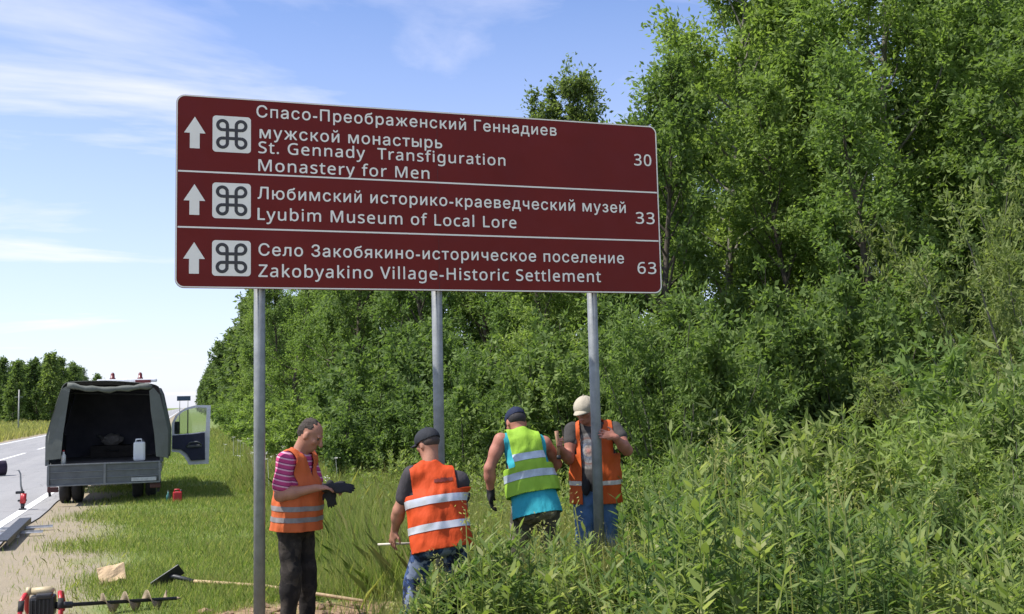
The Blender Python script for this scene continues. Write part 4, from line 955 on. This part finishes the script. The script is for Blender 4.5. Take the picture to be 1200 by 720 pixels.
def head(F, c, f, sc=1.0, neck=None, neck_r=.064):
    """c skull centre, f face direction; returns axes"""
    f = nrm(f); r = nrm(np.cross(f, (0, 0, 1))); u = np.cross(r, f); ax = [r, f, u]; c = np.array(c, float)
    g = lambda x, y, z: c+(r*x+f*y+u*z)*sc
    F.ell(g(0, -.012, .022), np.array([.074, .094, .090])*sc, ax, .02)
    F.ell(g(0, .022, -.045), np.array([.060, .068, .075])*sc, ax, .03)
    F.ell(g(0, .055, -.098), np.array([.032, .030, .026])*sc, ax, .025)          # chin
    F.cone(g(0, .088, .012), g(0, .116, -.034), .010*sc, .0155*sc, .012)          # nose
    for s in (-1, 1):
        F.ell(g(s*.012, .103, -.037), np.array([.010, .010, .008])*sc, ax, .006)
        F.ell(g(s*.030, .078, .022), np.array([.026, .014, .009])*sc, ax, .012)  # brow
        F.ell(g(s*.046, .062, -.028), np.array([.022, .020, .020])*sc, ax, .02)  # cheekbone
        F.ell(g(s*.077, -.008, -.014), np.array([.010, .019, .032])*sc, [r, nrm(f-r*s*.5), u], .008)  # ear
        F.ell(g(s*.080, -.006, -.034), np.array([.008, .010, .011])*sc, ax, .006)
    F.ell(g(0, .087, -.066), np.array([.026, .010, .0065])*sc, ax, .006); F.ell(g(0, .085, -.079), np.array([.022, .010, .007])*sc, ax, .006)
    if neck is not None: F.cone(np.array(neck, float), g(0, -.018, -.045), neck_r*1.06, neck_r*.95, .03)
    return g, ax
def body_mats(rg_key):
    return [M['skin']]
b = MatB('reflective_tape'); b.bsdf((.52, .53, .56), .35, .25, spec=.6); M['tape'] = b.m
def cloth(name, col, rough=.85, var=.12, scale=9, bump=.5, transl=0):
    b = MatB(name); v = b.n('ShaderNodeTexCoord').outputs['Object']
    n1 = b.noise(v, scale, 5, .6); mp_ = b.n('ShaderNodeMapping'); b.l(v, mp_.inputs[0]); mp_.inputs['Scale'].default_value = (1.6, 1.6, .7); mp_.inputs['Rotation'].default_value = (.3, .5, .2)
    n2 = b.noise(mp_.outputs[0], 9, 4, .5)
    c = b.ramp(n1, [(.3, tuple(x*(1-var) for x in col)), (.7, tuple(min(1, x*(1+var)) for x in col))])
    p = b.bsdf(c, rough, 0, n2, bump, .03, .25)
    if transl:
        tr = b.n('ShaderNodeBsdfTranslucent'); tr.inputs[0].default_value = (*col, 1); ms = b.n('ShaderNodeMixShader'); ms.inputs[0].default_value = transl
        b.l(p.outputs[0], ms.inputs[1]); b.l(tr.outputs[0], ms.inputs[2]); b.l(ms.outputs[0], b.out.inputs[0])
    return b.m
def camo(name, cols, scale=16):
    b = MatB(name); v = b.n('ShaderNodeTexCoord').outputs['Object']; n = b.noise(v, scale, 3, .5); n2 = b.noise(v, scale*.55, 3, .5)
    c = b.ramp(n, [(0, cols[0]), (.44, cols[0]), (.46, cols[1]), (.55, cols[1]), (.57, cols[2])])
    c = b.mix(b.ramp(n2, [(.54, 0), (.56, 1)]), c, cols[3]); b.bsdf(c, .9, 0, b.noise(v, 8, 4), .5, .03, .2); return b.m
def wrinkle(me, amp=.006, sc=(9, 9, 5), seed=0):
    n = len(me.vertices); v = np.empty(n*3, np.float32); me.vertices.foreach_get('co', v); v = v.reshape(-1, 3).astype(float)
    nm = np.empty(n*3, np.float32); me.vertex_normals.foreach_get('vector', nm); nm = nm.reshape(-1, 3)
    d = np.array([mnoise.noise(Vector((p[0]*sc[0]+seed, p[1]*sc[1], p[2]*sc[2]+p[0]*3)))+.5*mnoise.noise(Vector((p[0]*sc[0]*2.3, p[1]*sc[1]*2.3+seed, p[2]*sc[2]*2.6))) for p in v])
    v += nm*(d*amp)[:, None]; me.vertices.foreach_set('co', v.astype(np.float32).ravel()); me.update()
def cut(me, planes, kill):
    """slice along planes (clean edges), then drop the faces for which kill(p) holds"""
    bm = bmesh.new(); bm.from_mesh(me)
    for co, no in planes: bmesh.ops.bisect_plane(bm, geom=bm.verts[:]+bm.edges[:]+bm.faces[:], plane_co=co, plane_no=no, dist=1e-5)
    bmesh.ops.delete(bm, geom=[f for f in bm.faces if kill(np.array(f.calc_center_median()))], context='FACES')
    bm.to_mesh(me); bm.free(); me.update(); return me
def pull(me, keep, off=0.003):
    """a copy of the faces for which keep(p) holds, lifted a little off the cloth"""
    bm = bmesh.new(); bm.from_mesh(me); bm.normal_update()
    bmesh.ops.delete(bm, geom=[f for f in bm.faces if not keep(np.array(f.calc_center_median()))], context='FACES')
    for q in bm.verts: q.co += q.normal*off
    for f in bm.faces: f.smooth = True
    return bm
def shell(o, t=.006):
    m = o.modifiers.new('thick', 'SOLIDIFY'); m.thickness = t; m.offset = -1; return o

def person(label, loc, J, look):
    """J: joints in the person's own frame; look: clothing"""
    root = thing('person', label, 'person', loc, R(-18), look.get('group', 'road workers'))
    P, Nk = np.array(J['pelvis'], float), np.array(J['neck'], float); U = nrm(Nk-P); sl, sr = np.array(J['sh_l'], float), np.array(J['sh_r'], float)
    Rt = nrm((sr-sl)-U*((sr-sl)@U)); Fr = np.cross(U, Rt); Fr = Fr if Fr @ np.array(J['face'])*1 > -9 else Fr
    Fr = np.cross(U, Rt)           # front: up x right
    T = np.linalg.norm(Nk-P); hw = np.linalg.norm(sr-sl)/2; bel = look.get('belly', 0)
    def torso(F, k=.05):
        F.tube(P-U*.06, P+U*T*.25, (.155, .108), (.15+bel*.3, .105+bel*.5), Rt, k)
        F.tube(P+U*T*.2, P+U*T*.55, (.148+bel*.3, .106+bel*.6), (.162, .115), Rt, k)
        F.tube(P+U*T*.5, P+U*T*.86, (.162, .115), (hw*.82, .085), Rt, k)
        if bel: F.ell(P+U*T*.25+Fr*.05, (.13+bel*.2, .10+bel*.3, .15), [Rt, Fr, U], .06)
        for s_ in (sl, sr): F.cone(Nk-U*.05, s_-U*.02, .055, .054, .04)
        return F
    def arms(F, r=1.0, upper=1.0, fore=True, k=.03):
        for sd_ in ('l', 'r'):
            s_, e_, w_ = (np.array(J[a+sd_], float) for a in ('sh_', 'el_', 'wr_'))
            m = s_+(e_-s_)*upper
            F.cone(s_, s_+(e_-s_)*.45, .056*r, .051*r, k); F.cone(s_+(e_-s_)*.4, m, .050*r, .041*r, k)
            if fore: F.cone(e_, e_+(w_-e_)*.35, .041*r, .043*r, k); F.cone(e_+(w_-e_)*.3, w_, .043*r, .027*r, k)
        return F
    def legs(F, r=1.0, k=.04, low=1.0):
        for sd_ in ('l', 'r'):
            h_, k_, a_ = (np.array(J[a+sd_], float) for a in ('hip_', 'kn_', 'an_'))
            F.cone(h_, k_, .088*r, .060*r, k); F.cone(k_, k_+(a_-k_)*.35, .060*r, .058*r, k); F.cone(k_+(a_-k_)*.3, k_+(a_-k_)*low, .058*r, .042*r, k)
        return F
    # ---- the body: one skin
    F = Field(.0085); torso(F); arms(F, 1.12); legs(F)
    g, hax = head(F, J['head'], J['face'], look.get('head_scale', 1.0), Nk-U*.03)
    for sd_ in ('l', 'r'):
        a_ = np.array(J['an_'+sd_], float); F.cone(a_, a_+np.array([0, 0, -.03]), .042, .045, .02); tf = nrm(np.array(J['foot_'+sd_], float)); F.cone(a_-tf*.03-np.array([0, 0, .035]), a_+tf*.15-np.array([0, 0, .05]), .040, .028, .02)
        hd = J['hand_'+sd_]; hand(F, J['wr_'+sd_], *hd)
    body = obj('body', F.mesh('body', 0, 1), look['skin'], root)
    for s_ in (-1, 1):
        bm = bmesh.new(); bmesh.ops.create_uvsphere(bm, u_segments=10, v_segments=8, radius=.0115, matrix=Matrix.Translation(g(s_*.031, .0775, .004))); smooth(obj('eye', bm, M['eye'], root))
    bm = bmesh.new(); q0 = [g(x_, .0985-abs(x_)*.25, -.0725) for x_ in (-.024, -.012, 0, .012, .024)]; add_tube(bm, q0, [.0015, .003, .0034, .003, .0015], 6); obj('mouth', bm, M['lip'], root)
    # ---- trousers
    F = Field(.012); F.tube(P-U*.08, P+U*.10, (.158, .115), (.152, .112), Rt, .05); legs(F, 1.0)
    me = F.mesh('trousers', look.get('trouser_loose', .022), 2); wrinkle(me, .012, (8, 8, 6), 3); smooth(obj('trousers', me, look['trousers'], root))
    for sd_ in ('l', 'r'):
        a_ = np.array(J['an_'+sd_], float); tf = nrm(np.array(J['foot_'+sd_], float)); F = Field(.01)
        F.cone(a_-tf*.035-np.array([0, 0, .03]), a_+tf*.16-np.array([0, 0, .04]), .05, .042, .02); F.cone(a_+np.array([0, 0, .03]), a_-np.array([0, 0, .02]), .055, .055, .03)
        me = F.mesh('shoe'); cut(me, [((0, 0, .008), (0, 0, 1))], lambda p: p[2] < .008) ; obj('shoe', me, M['boot'], root)
    # ---- shirt
    F = Field(.011); torso(F); hem_ = look.get('shirt_hem', -.02)
    for sd_ in ('l', 'r'):
        s_, e_ = (np.array(J[a+sd_], float) for a in ('sh_', 'el_')); sv = look.get('sleeve', .62)
        if sv: F.cone(s_, s_+(e_-s_)*sv, .060, .060, .03)
    if look.get('shirt_over'): F.tube(P+U*(hem_-.05), P+U*.16, (.222, .172), (.175, .135), Rt, .05)
    me = F.mesh('shirt', .012, 2); hem = look.get('shirt_hem', -.02)
    wrinkle(me, .006, (9, 9, 6), 7)
    def k_shirt(p):
        t = (p-P)@U
        if t < hem: return True
        if not look.get('sleeve', .62) and abs((p-P)@Rt) > hw*.93 and (p-P)@U > T*.5: return True
        return np.linalg.norm((p-Nk)-U*((p-Nk)@U)) < .066 and (p-Nk)@U > -.03
    cut(me, [(P+U*hem, U), (P+Rt*hw*.93, Rt), (P-Rt*hw*.93, Rt)], k_shirt); shell(smooth(obj('shirt', me, look['shirt'], root)), .004)
    # ---- vest
    F = Field(.012); torso(F)
    vh = look['vest_hem']; flare = look.get('flare', .02)
    F.tube(P+U*(vh-.05), P+U*T*.5, (.165+flare+bel*.2, .12+flare*.7+bel*.5), (.165+bel*.1, .12+bel*.3), Rt, .05)
    me = F.mesh('vest', look.get('vest_loose', .036), 2); wrinkle(me, .020, (8, 8, 4), 11)
    aw = look.get('arm_w', hw*.84); at = look.get('arm_t', .58); op = look.get('open', 0)
    def loc_(p): q = p-P; return q@Rt, q@Fr, q@U
    def k_vest(p):
        x_, y_, t = loc_(p)
        if t < vh: return True
        if t > T*at and abs(x_) > aw: return True
        q = p-Nk; rad_ = np.linalg.norm(q-U*(q@U))
        if rad_ < .075 and q@U > -.06: return True
        if y_ > 0 and t > T*.62 and abs(x_) < .075*(t/T-.62)/.38*1.25: return True       # V neck
        if op and y_ > 0 and op[0] < x_ < op[1]: return True
        return False
    pl = [(P+U*vh, U), (P+Rt*aw, Rt), (P-Rt*aw, Rt), (P+U*T*at, U)]
    bands = [(vh+a, vh+b_) for a, b_ in look['bands']]
    for a, b_ in bands: pl += [(P+U*a, U), (P+U*b_, U)]
    if op: pl += [(P+Rt*op[0], Rt), (P+Rt*op[1], Rt)]
    cut(me, pl, k_vest); vst = smooth(obj('vest', me, look['vest'], root))
    for a, b_ in bands:
        bm = pull(me, lambda p: a < loc_(p)[2] < b_ , .004); obj('reflective_band', bm, look.get('tape', M['tape']), vst)
    shell(vst)
    return root, g, hax, dict(P=P, U=U, Rt=Rt, Fr=Fr, T=T, vest=vst, vest_me=me, loc=loc_)
def cap_on(root, g, hax, m, sc=1.0, visor=1, tilt=0, band=None):
    """cap: dome shell with a curved visor; visor -1 turns it to the back"""
    r, f, u = hax; F = Field(.009); F.ell(g(0, -.012, .034), np.array([.087, .108, .092])*sc, hax, .02); F.ell(g(0, .02*visor, .03), np.array([.086, .098, .078])*sc, hax, .03)
    me = F.mesh('cap', 0, 1); co = g(0, 0, .012); u2 = nrm(u+f*.22*visor); cut(me, [(co, u2)], lambda p: (p-co)@u2 < 0); o = shell(smooth(obj('cap', me, m, root)), .005)
    bm = bmesh.new(); prev = None; n = 14
    for k in range(n+1):
        a = R(-62+124*k/n); xo, yo = math.sin(a), math.cos(a); row = []
        for t in (0, .35, .7, 1):
            ext = t*.078*max(0, math.cos(a*1.35)); row.append(bm.verts.new(g(xo*.086, visor*(yo*.096+ext*1.45)-.004, .030-t*.024-.018*xo*xo)))
        if prev:
            for i in range(3): bm.faces.new((prev[i], row[i], row[i+1], prev[i+1]))
        prev = row
    for q in bm.faces: q.smooth = True
    shell(obj('visor', bm, m, o), .005)
    bm = bmesh.new(); bmesh.ops.create_uvsphere(bm, u_segments=8, v_segments=6, radius=.008, matrix=Matrix.Translation(g(0, -.012, .128*sc))); obj('button', bm, m, o)
    return o
M['eye'] = plain('eye', (.05, .04, .035), .2); M['lip'] = plain('lip', (.28, .10, .085), .5); M['boot'] = plain('boot_leather', (.03, .025, .022), .6)
skin2 = plain('skin_tanned', (.33, .15, .095), .65, var=.14, scale=14, bump=.1)
skin3 = plain('skin_ruddy', (.34, .135, .09), .65, var=.14, scale=14, bump=.1)
orange = cloth('orange_vest', (.56, .10, .02), .7, .06, transl=.18)
orange2 = cloth('red_orange_vest', (.58, .07, .014), .7, .06, transl=.2)
orange3 = cloth('pale_orange_vest', (.58, .13, .04), .7, .06, transl=.18)
lime = cloth('lime_vest', (.31, .52, .05), .7, .06, transl=.25)
tape_dark = plain('grey_tape', (.20, .18, .18), .5)
def at_cam(px, d):       # a spot on the ground: bearing from the camera station and depth
    a = math.atan((px-600)/1182)+R(18); q = d/math.cos(a-R(18)); return (q*math.sin(a), q*math.cos(a), 0)
b = MatB('pink_striped_cloth'); v = b.n('ShaderNodeTexCoord').outputs['Object']; sp = b.n('ShaderNodeSeparateXYZ'); b.l(v, sp.inputs[0])
wv = b.math('FRACT', b.math('MULTIPLY', b.math('ADD', sp.outputs['Z'], b.math('MULTIPLY', sp.outputs['X'], .25)), 22.0)); c = b.ramp(wv, [(0, (.42, .05, .16)), (.55, (.42, .05, .16)), (.6, (.62, .33, .42)), (.8, (.62, .33, .42)), (.85, (.2, .03, .1))]); b.bsdf(c, .9, 0, b.noise(v, 9, 4), .4, .03, .2); pink = b.m

# 1: grey haired man in profile
J = dict(pelvis=(-.03, .0, .90), neck=(-.01, .0, 1.46), sh_r=(-.085, -.19, 1.40), sh_l=(.03, .18, 1.41), el_r=(-.11, -.25, 1.115), wr_r=(.17, -.20, 1.165), el_l=(.10, .21, 1.12), wr_l=(.24, -.02, 1.15),
         head=(.095, -.015, 1.60), face=(.92, -.12, -.58), hip_r=(-.07, -.09, .88), hip_l=(-.02, .09, .88), kn_r=(-.055, -.10, .47), kn_l=(.03, .10, .47), an_r=(-.09, -.10, .075), an_l=(.03, .11, .075),
         foot_r=(.9, -.4, 0), foot_l=(.95, -.2, 0), hand_r=((.95, .25, .02), (0, -.3, 1), (.2, 1, .25), .55), hand_l=((.8, -.5, -.05), (.2, .1, 1), (-.3, -1, .2), .7))
root, g, hx, d = person('grey haired man in orange vest and pink striped shirt holding black gloves', at_cam(350, 8.6), J,
    dict(skin=skin2, trousers=camo('dark_camo_cloth', [(.022, .019, .018), (.032, .027, .024), (.05, .042, .036), (.018, .016, .016)], 11), shirt=pink, vest=orange3, vest_hem=-.085, bands=[(.075, .115), (.165, .205)], tape=tape_dark, belly=.06, head_scale=1.09, flare=.035, arm_t=.52, arm_w=.18, sleeve=.72, group='road workers'))
F = Field(.008); F.ell(g(0, -.026, .036), (.079, .092, .090), hx, .02); F.ell(g(0, -.06, -.01), (.066, .05, .06), hx, .03)
me = F.mesh('hair', 0, 1)
r_, f_, u_ = hx; c0 = g(0, 0, 0)
cut(me, [], lambda p: ((p-c0)@f_ > .045 and (p-c0)@u_ < .085) or ((p-c0)@u_ < -.012 and (p-c0)@f_ > -.03) or (p-c0)@f_ > .062); wrinkle(me, .006, (40, 40, 40)); smooth(obj('hair', me, plain('grey_brown_hair', (.042, .030, .023), .8, var=.4, scale=60, bump=.8), root))
x1, y1, _ = at_cam(350, 8.6)
def local_thing(name, label, cat, base, p): return thing(name, label, cat, (base[0]+p[0]*math.cos(R(18))+p[1]*math.sin(R(18)), base[1]-p[0]*math.sin(R(18))+p[1]*math.cos(R(18)), p[2]), R(-18))
gl_ = local_thing('work_gloves', 'pair of black work gloves held in the hands of the grey haired man', 'gloves', (x1, y1), (.30, -.13, 1.14))
for s_, bend in ((0, .0), (1, -.5)):
    F = Field(.007)
    if s_ == 0: hand(F, (0, 0, .02), (1, .05, -.02), (0, -.6, .8), (.1, .7, .6), .25, 1.05, .1, 1.35); F.cone((-.07, 0, .02), (0, 0, .02), .036, .036, .01)
    else: hand(F, (-.035, .03, -.0), (.15, .0, -1), (0, -1, .1), (-1, 0, 0), .3, .9, .1, 1.3); F.cone((-.03, .03, .05), (-.035, .03, -.01), .033, .033, .01)
    obj('glove', F.mesh('glove', 0, 1), M['glove'] if 'glove' in M else M.setdefault('glove', cloth('black_glove', (.02, .02, .022), .85)), gl_)

# 2: man in black cap seen from behind
base2 = at_cam(512, 8.0)
J = dict(pelvis=(.0, .0, .80), neck=(-.085, .11, 1.35), sh_l=(-.225, .05, 1.285), sh_r=(.15, .10, 1.225), el_l=(-.335, .10, 1.0), wr_l=(-.385, .22, .835), el_r=(.15, .36, 1.0), wr_r=(.0, .50, .92),
         head=(-.105, .165, 1.52), face=(-.70, .66, -.22), hip_l=(-.10, 0, .80), hip_r=(.09, 0, .80), kn_l=(-.225, .10, .43), kn_r=(.10, .14, .43), an_l=(-.225, .0, .075), an_r=(.10, .02, .075),
         foot_l=(-.4, .9, 0), foot_r=(.1, 1, 0), hand_l=((-.25, .2, -.95), (-.75, -.6, .1), (.55, -.6, -.1), .45, 1.05, .25), hand_r=((-.8, .5, -.2), (.3, .6, .6), (-.2, .1, 1), .6))
root, g, hx, d = person('man in black cap, charcoal t-shirt and red orange vest, reaching down, seen from behind', base2, J,
    dict(skin=skin2, trousers=camo('navy_camo_cloth', [(.012, .016, .035), (.02, .035, .09), (.05, .085, .19), (.17, .20, .28)], 13), shirt=cloth('charcoal_cloth', (.045, .04, .045)), vest=orange2, vest_hem=-.10, bands=[(.145, .20), (.345, .405)], flare=.03, arm_w=.175, arm_t=.6, sleeve=.62))
cap_on(root, g, hx, cloth('black_cap', (.022, .024, .03), .8), 1.0, 1)
F = Field(.008); F.ell(g(0, -.026, .014), (.079, .086, .068), hx, .02); me = F.mesh('hair', 0, 1); r_, f_, u_ = hx; c0 = g(0, 0, 0); cut(me, [], lambda p: (p-c0)@f_ > -.02); smooth(obj('hair', me, plain('dark_hair', (.05, .035, .03), .8), root))
bm = pull(d['vest_me'], lambda p: d['loc'](p)[1] < 0 and -.0 < d['loc'](p)[0] < .15 and .405 < d['loc'](p)[2] < .432, .004); obj('back_print', bm, plain('dark_print', (.16, .02, .012), .7), d['vest'])
tp = local_thing('thin_rod', 'thin pale rod held horizontally low down by the man in the black cap', 'rod', base2, (-.36, .27, .715))
bm = bmesh.new(); add_tube(bm, [(-.17, .0, .0), (.12, .02, .002)], .009, 8); obj('rod_body', bm, plain('pale_rod', (.55, .50, .40), .6), tp)
bm = bmesh.new(); add_tube(bm, [(.10, .02, .002), (.15, .02, .002)], .014, 8); obj('grip', bm, M['darksteel'], tp)

# 3: man in lime vest seen from behind
base3 = at_cam(618, 9.0)
J = dict(pelvis=(.03, .0, .93), neck=(-.085, .16, 1.565), sh_l=(-.265, .09, 1.50), sh_r=(.125, .16, 1.46), el_l=(-.37, .06, 1.25), wr_l=(-.365, .12, 1.035), el_r=(.24, .36, 1.26), wr_r=(.12, .54, 1.15),
         head=(-.125, .225, 1.655), face=(-.30, .80, -.40), hip_l=(-.07, 0, .92), hip_r=(.13, 0, .92), kn_l=(-.13, .08, .50), kn_r=(.15, .1, .5), an_l=(-.12, 0, .075), an_r=(.16, 0, .075),
         foot_l=(-.2, 1, 0), foot_r=(.2, 1, 0), hand_l=((.02, .1, -1), (-1, -.1, 0), (.1, 1, .1), .5, 1.05), hand_r=((-.8, .5, -.2), (.3, .6, .6), (-.2, .1, 1), .6))
root, g, hx, d = person('man in navy cap, sleeveless cyan shirt and lime yellow vest seen from behind', base3, J,
    dict(skin=skin3, trousers=camo('khaki_camo_cloth', [(.10, .09, .065), (.16, .14, .10), (.22, .20, .15), (.07, .065, .05)], 14), shirt=cloth('cyan_cloth', (.03, .30, .36)), vest=lime, vest_hem=.09, bands=[(.125, .19), (.285, .355)], flare=.035, arm_w=.145, arm_t=.5, sleeve=0, shirt_hem=-.10, shirt_over=True, head_scale=1.1, tape=plain('grey_blue_tape', (.36, .42, .46), .45)))
cap_on(root, g, hx, cloth('navy_cap', (.012, .018, .045), .8), 1.02, 1)
F = Field(.008); F.ell(g(0, -.026, .012), (.085, .094, .075), hx, .02); me = F.mesh('hair', 0, 1); r_, f_, u_ = hx; c0 = g(0, 0, 0); cut(me, [], lambda p: (p-c0)@f_ > -.02); smooth(obj('hair', me, plain('black_hair', (.02, .018, .02), .8), root))
F = Field(.0075); hd = J['hand_l']; hand(F, J['wr_l'], hd[0], hd[1], hd[2], .5, 1.08, .12, 1.25); w_ = np.array(J['wr_l']); F.cone(w_+np.array([0, -.005, .03]), w_+np.array([0, .01, -.03]), .036, .036, .01)
obj('glove', F.mesh('glove', 0, 1), M['glove'], root)
e_ = np.array(J['el_l']); 
for t in (.40, .52):
    F = Field(.006); a_ = e_+(w_-e_)*t; F.cone(a_, a_+(w_-e_)*.045, .0415, .041, .005); me = F.mesh('tattoo_band', 0, 1); ax_ = nrm(w_-e_)
    cut(me, [(a_, ax_), (a_+(w_-e_)*.045, ax_)], lambda p: (p-a_)@ax_ < 0 or (p-a_-(w_-e_)*.045)@ax_ > 0); obj('tattoo_band', me, plain('tattoo_ink', (.13, .07, .06), .6), root)

# 4: man in beige cap facing the camera behind the right post
base4 = at_cam(692, 9.45)
J = dict(pelvis=(.0, .0, .99), neck=(-.005, .0, 1.625), sh_r=(-.20, .0, 1.565), sh_l=(.19, .0, 1.565), el_r=(-.245, -.09, 1.30), wr_r=(-.325, -.29, 1.405), el_l=(.285, -.17, 1.37), wr_l=(.155, -.37, 1.50),
         head=(-.085, -.075, 1.745), face=(-.42, -.80, -.24), hip_r=(-.095, 0, .97), hip_l=(.095, 0, .97), kn_r=(-.12, -.05, .53), kn_l=(.10, -.04, .53), an_r=(-.12, 0, .08), an_l=(.11, 0, .08),
         foot_r=(-.3, -1, 0), foot_l=(.2, -1, 0), hand_r=((-.3, -.75, .55), (-.6, .35, -.3), (.2, .45, .85), 1.2), hand_l=((-.85, -.15, .25), (.1, -.95, .1), (.2, .1, 1), .75))
graphic = MatB('printed_grey_cloth'); b = graphic; v = b.n('ShaderNodeTexCoord').outputs['Object']; sp = b.n('ShaderNodeSeparateXYZ'); b.l(v, sp.inputs[0])
ddx = b.math('DIVIDE', b.math('ADD', sp.outputs['X'], .065), .15); ddz = b.math('DIVIDE', b.math('SUBTRACT', sp.outputs['Z'], 1.37), .17)
rr_ = b.math('SQRT', b.math('ADD', b.math('MULTIPLY', ddx, ddx), b.math('MULTIPLY', ddz, ddz)))
front = b.math('LESS_THAN', sp.outputs['Y'], -.03)
ringc = b.ramp(rr_, [(0, (.30, .12, .10)), (.28, (.26, .24, .22)), (.34, (.10, .12, .17)), (.6, (.24, .245, .25)), (.66, (.19, .11, .09)), (.8, (.15, .15, .155)), (.9, (.22, .205, .19)), (1, (.05, .047, .045))])
c = b.mix(front, (.045, .042, .04), ringc); c = b.mix(b.ramp(b.noise(v, 38, 3), [(.45, 0), (.6, .55)]), c, (.06, .056, .054)); b.bsdf(c, .9, 0, b.noise(v, 9, 4), .4, .03, .2)
root, g, hx, d = person('man in beige cap and open orange vest facing the camera, gripping the right post', base4, J,
    dict(skin=skin3, trousers=cloth('blue_denim', (.07, .14, .27), .85, .35, 6), shirt=graphic.m, vest=orange, vest_hem=-.10, bands=[(.17, .21)], flare=.03, arm_t=.55, arm_w=.17, sleeve=.40, open=(-.02, .135), tape=plain('pale_tape', (.5, .47, .44), .5), shirt_hem=-.06, belly=.02))
cap_on(root, g, hx, cloth('beige_cap', (.36, .32, .25), .85, .1), 1.04, 1)
F = Field(.009); q = d['P']+d['Fr']*.145+d['Rt']*-.0+d['U']*.06; F.ell(q-np.array([.10, .015, 0]), (.04, .03, .085), None, .02); me = F.mesh('belt_pouch', 0, 1); obj('belt_pouch', me, cloth('black_pouch', (.016, .016, .018)), root)
st = local_thing('short_stick', 'short wooden stick held up in the fist of the man in the beige cap', 'stick', base4, (-.352, -.355, 1.40))
bm = bmesh.new(); add_tube(bm, [(.004, 0, -.06), (0, 0, .06), (-.012, 0, .165)], [.015, .0165, .0175], 10); obj('stick', bm, plain('worn_wood', (.30, .16, .09), .7), st)
bm = bmesh.new(); add_tube(bm, [(.004, 0, -.085), (.004, 0, -.05)], [.02, .019], 10); obj('ferrule', bm, M['darksteel'], st)
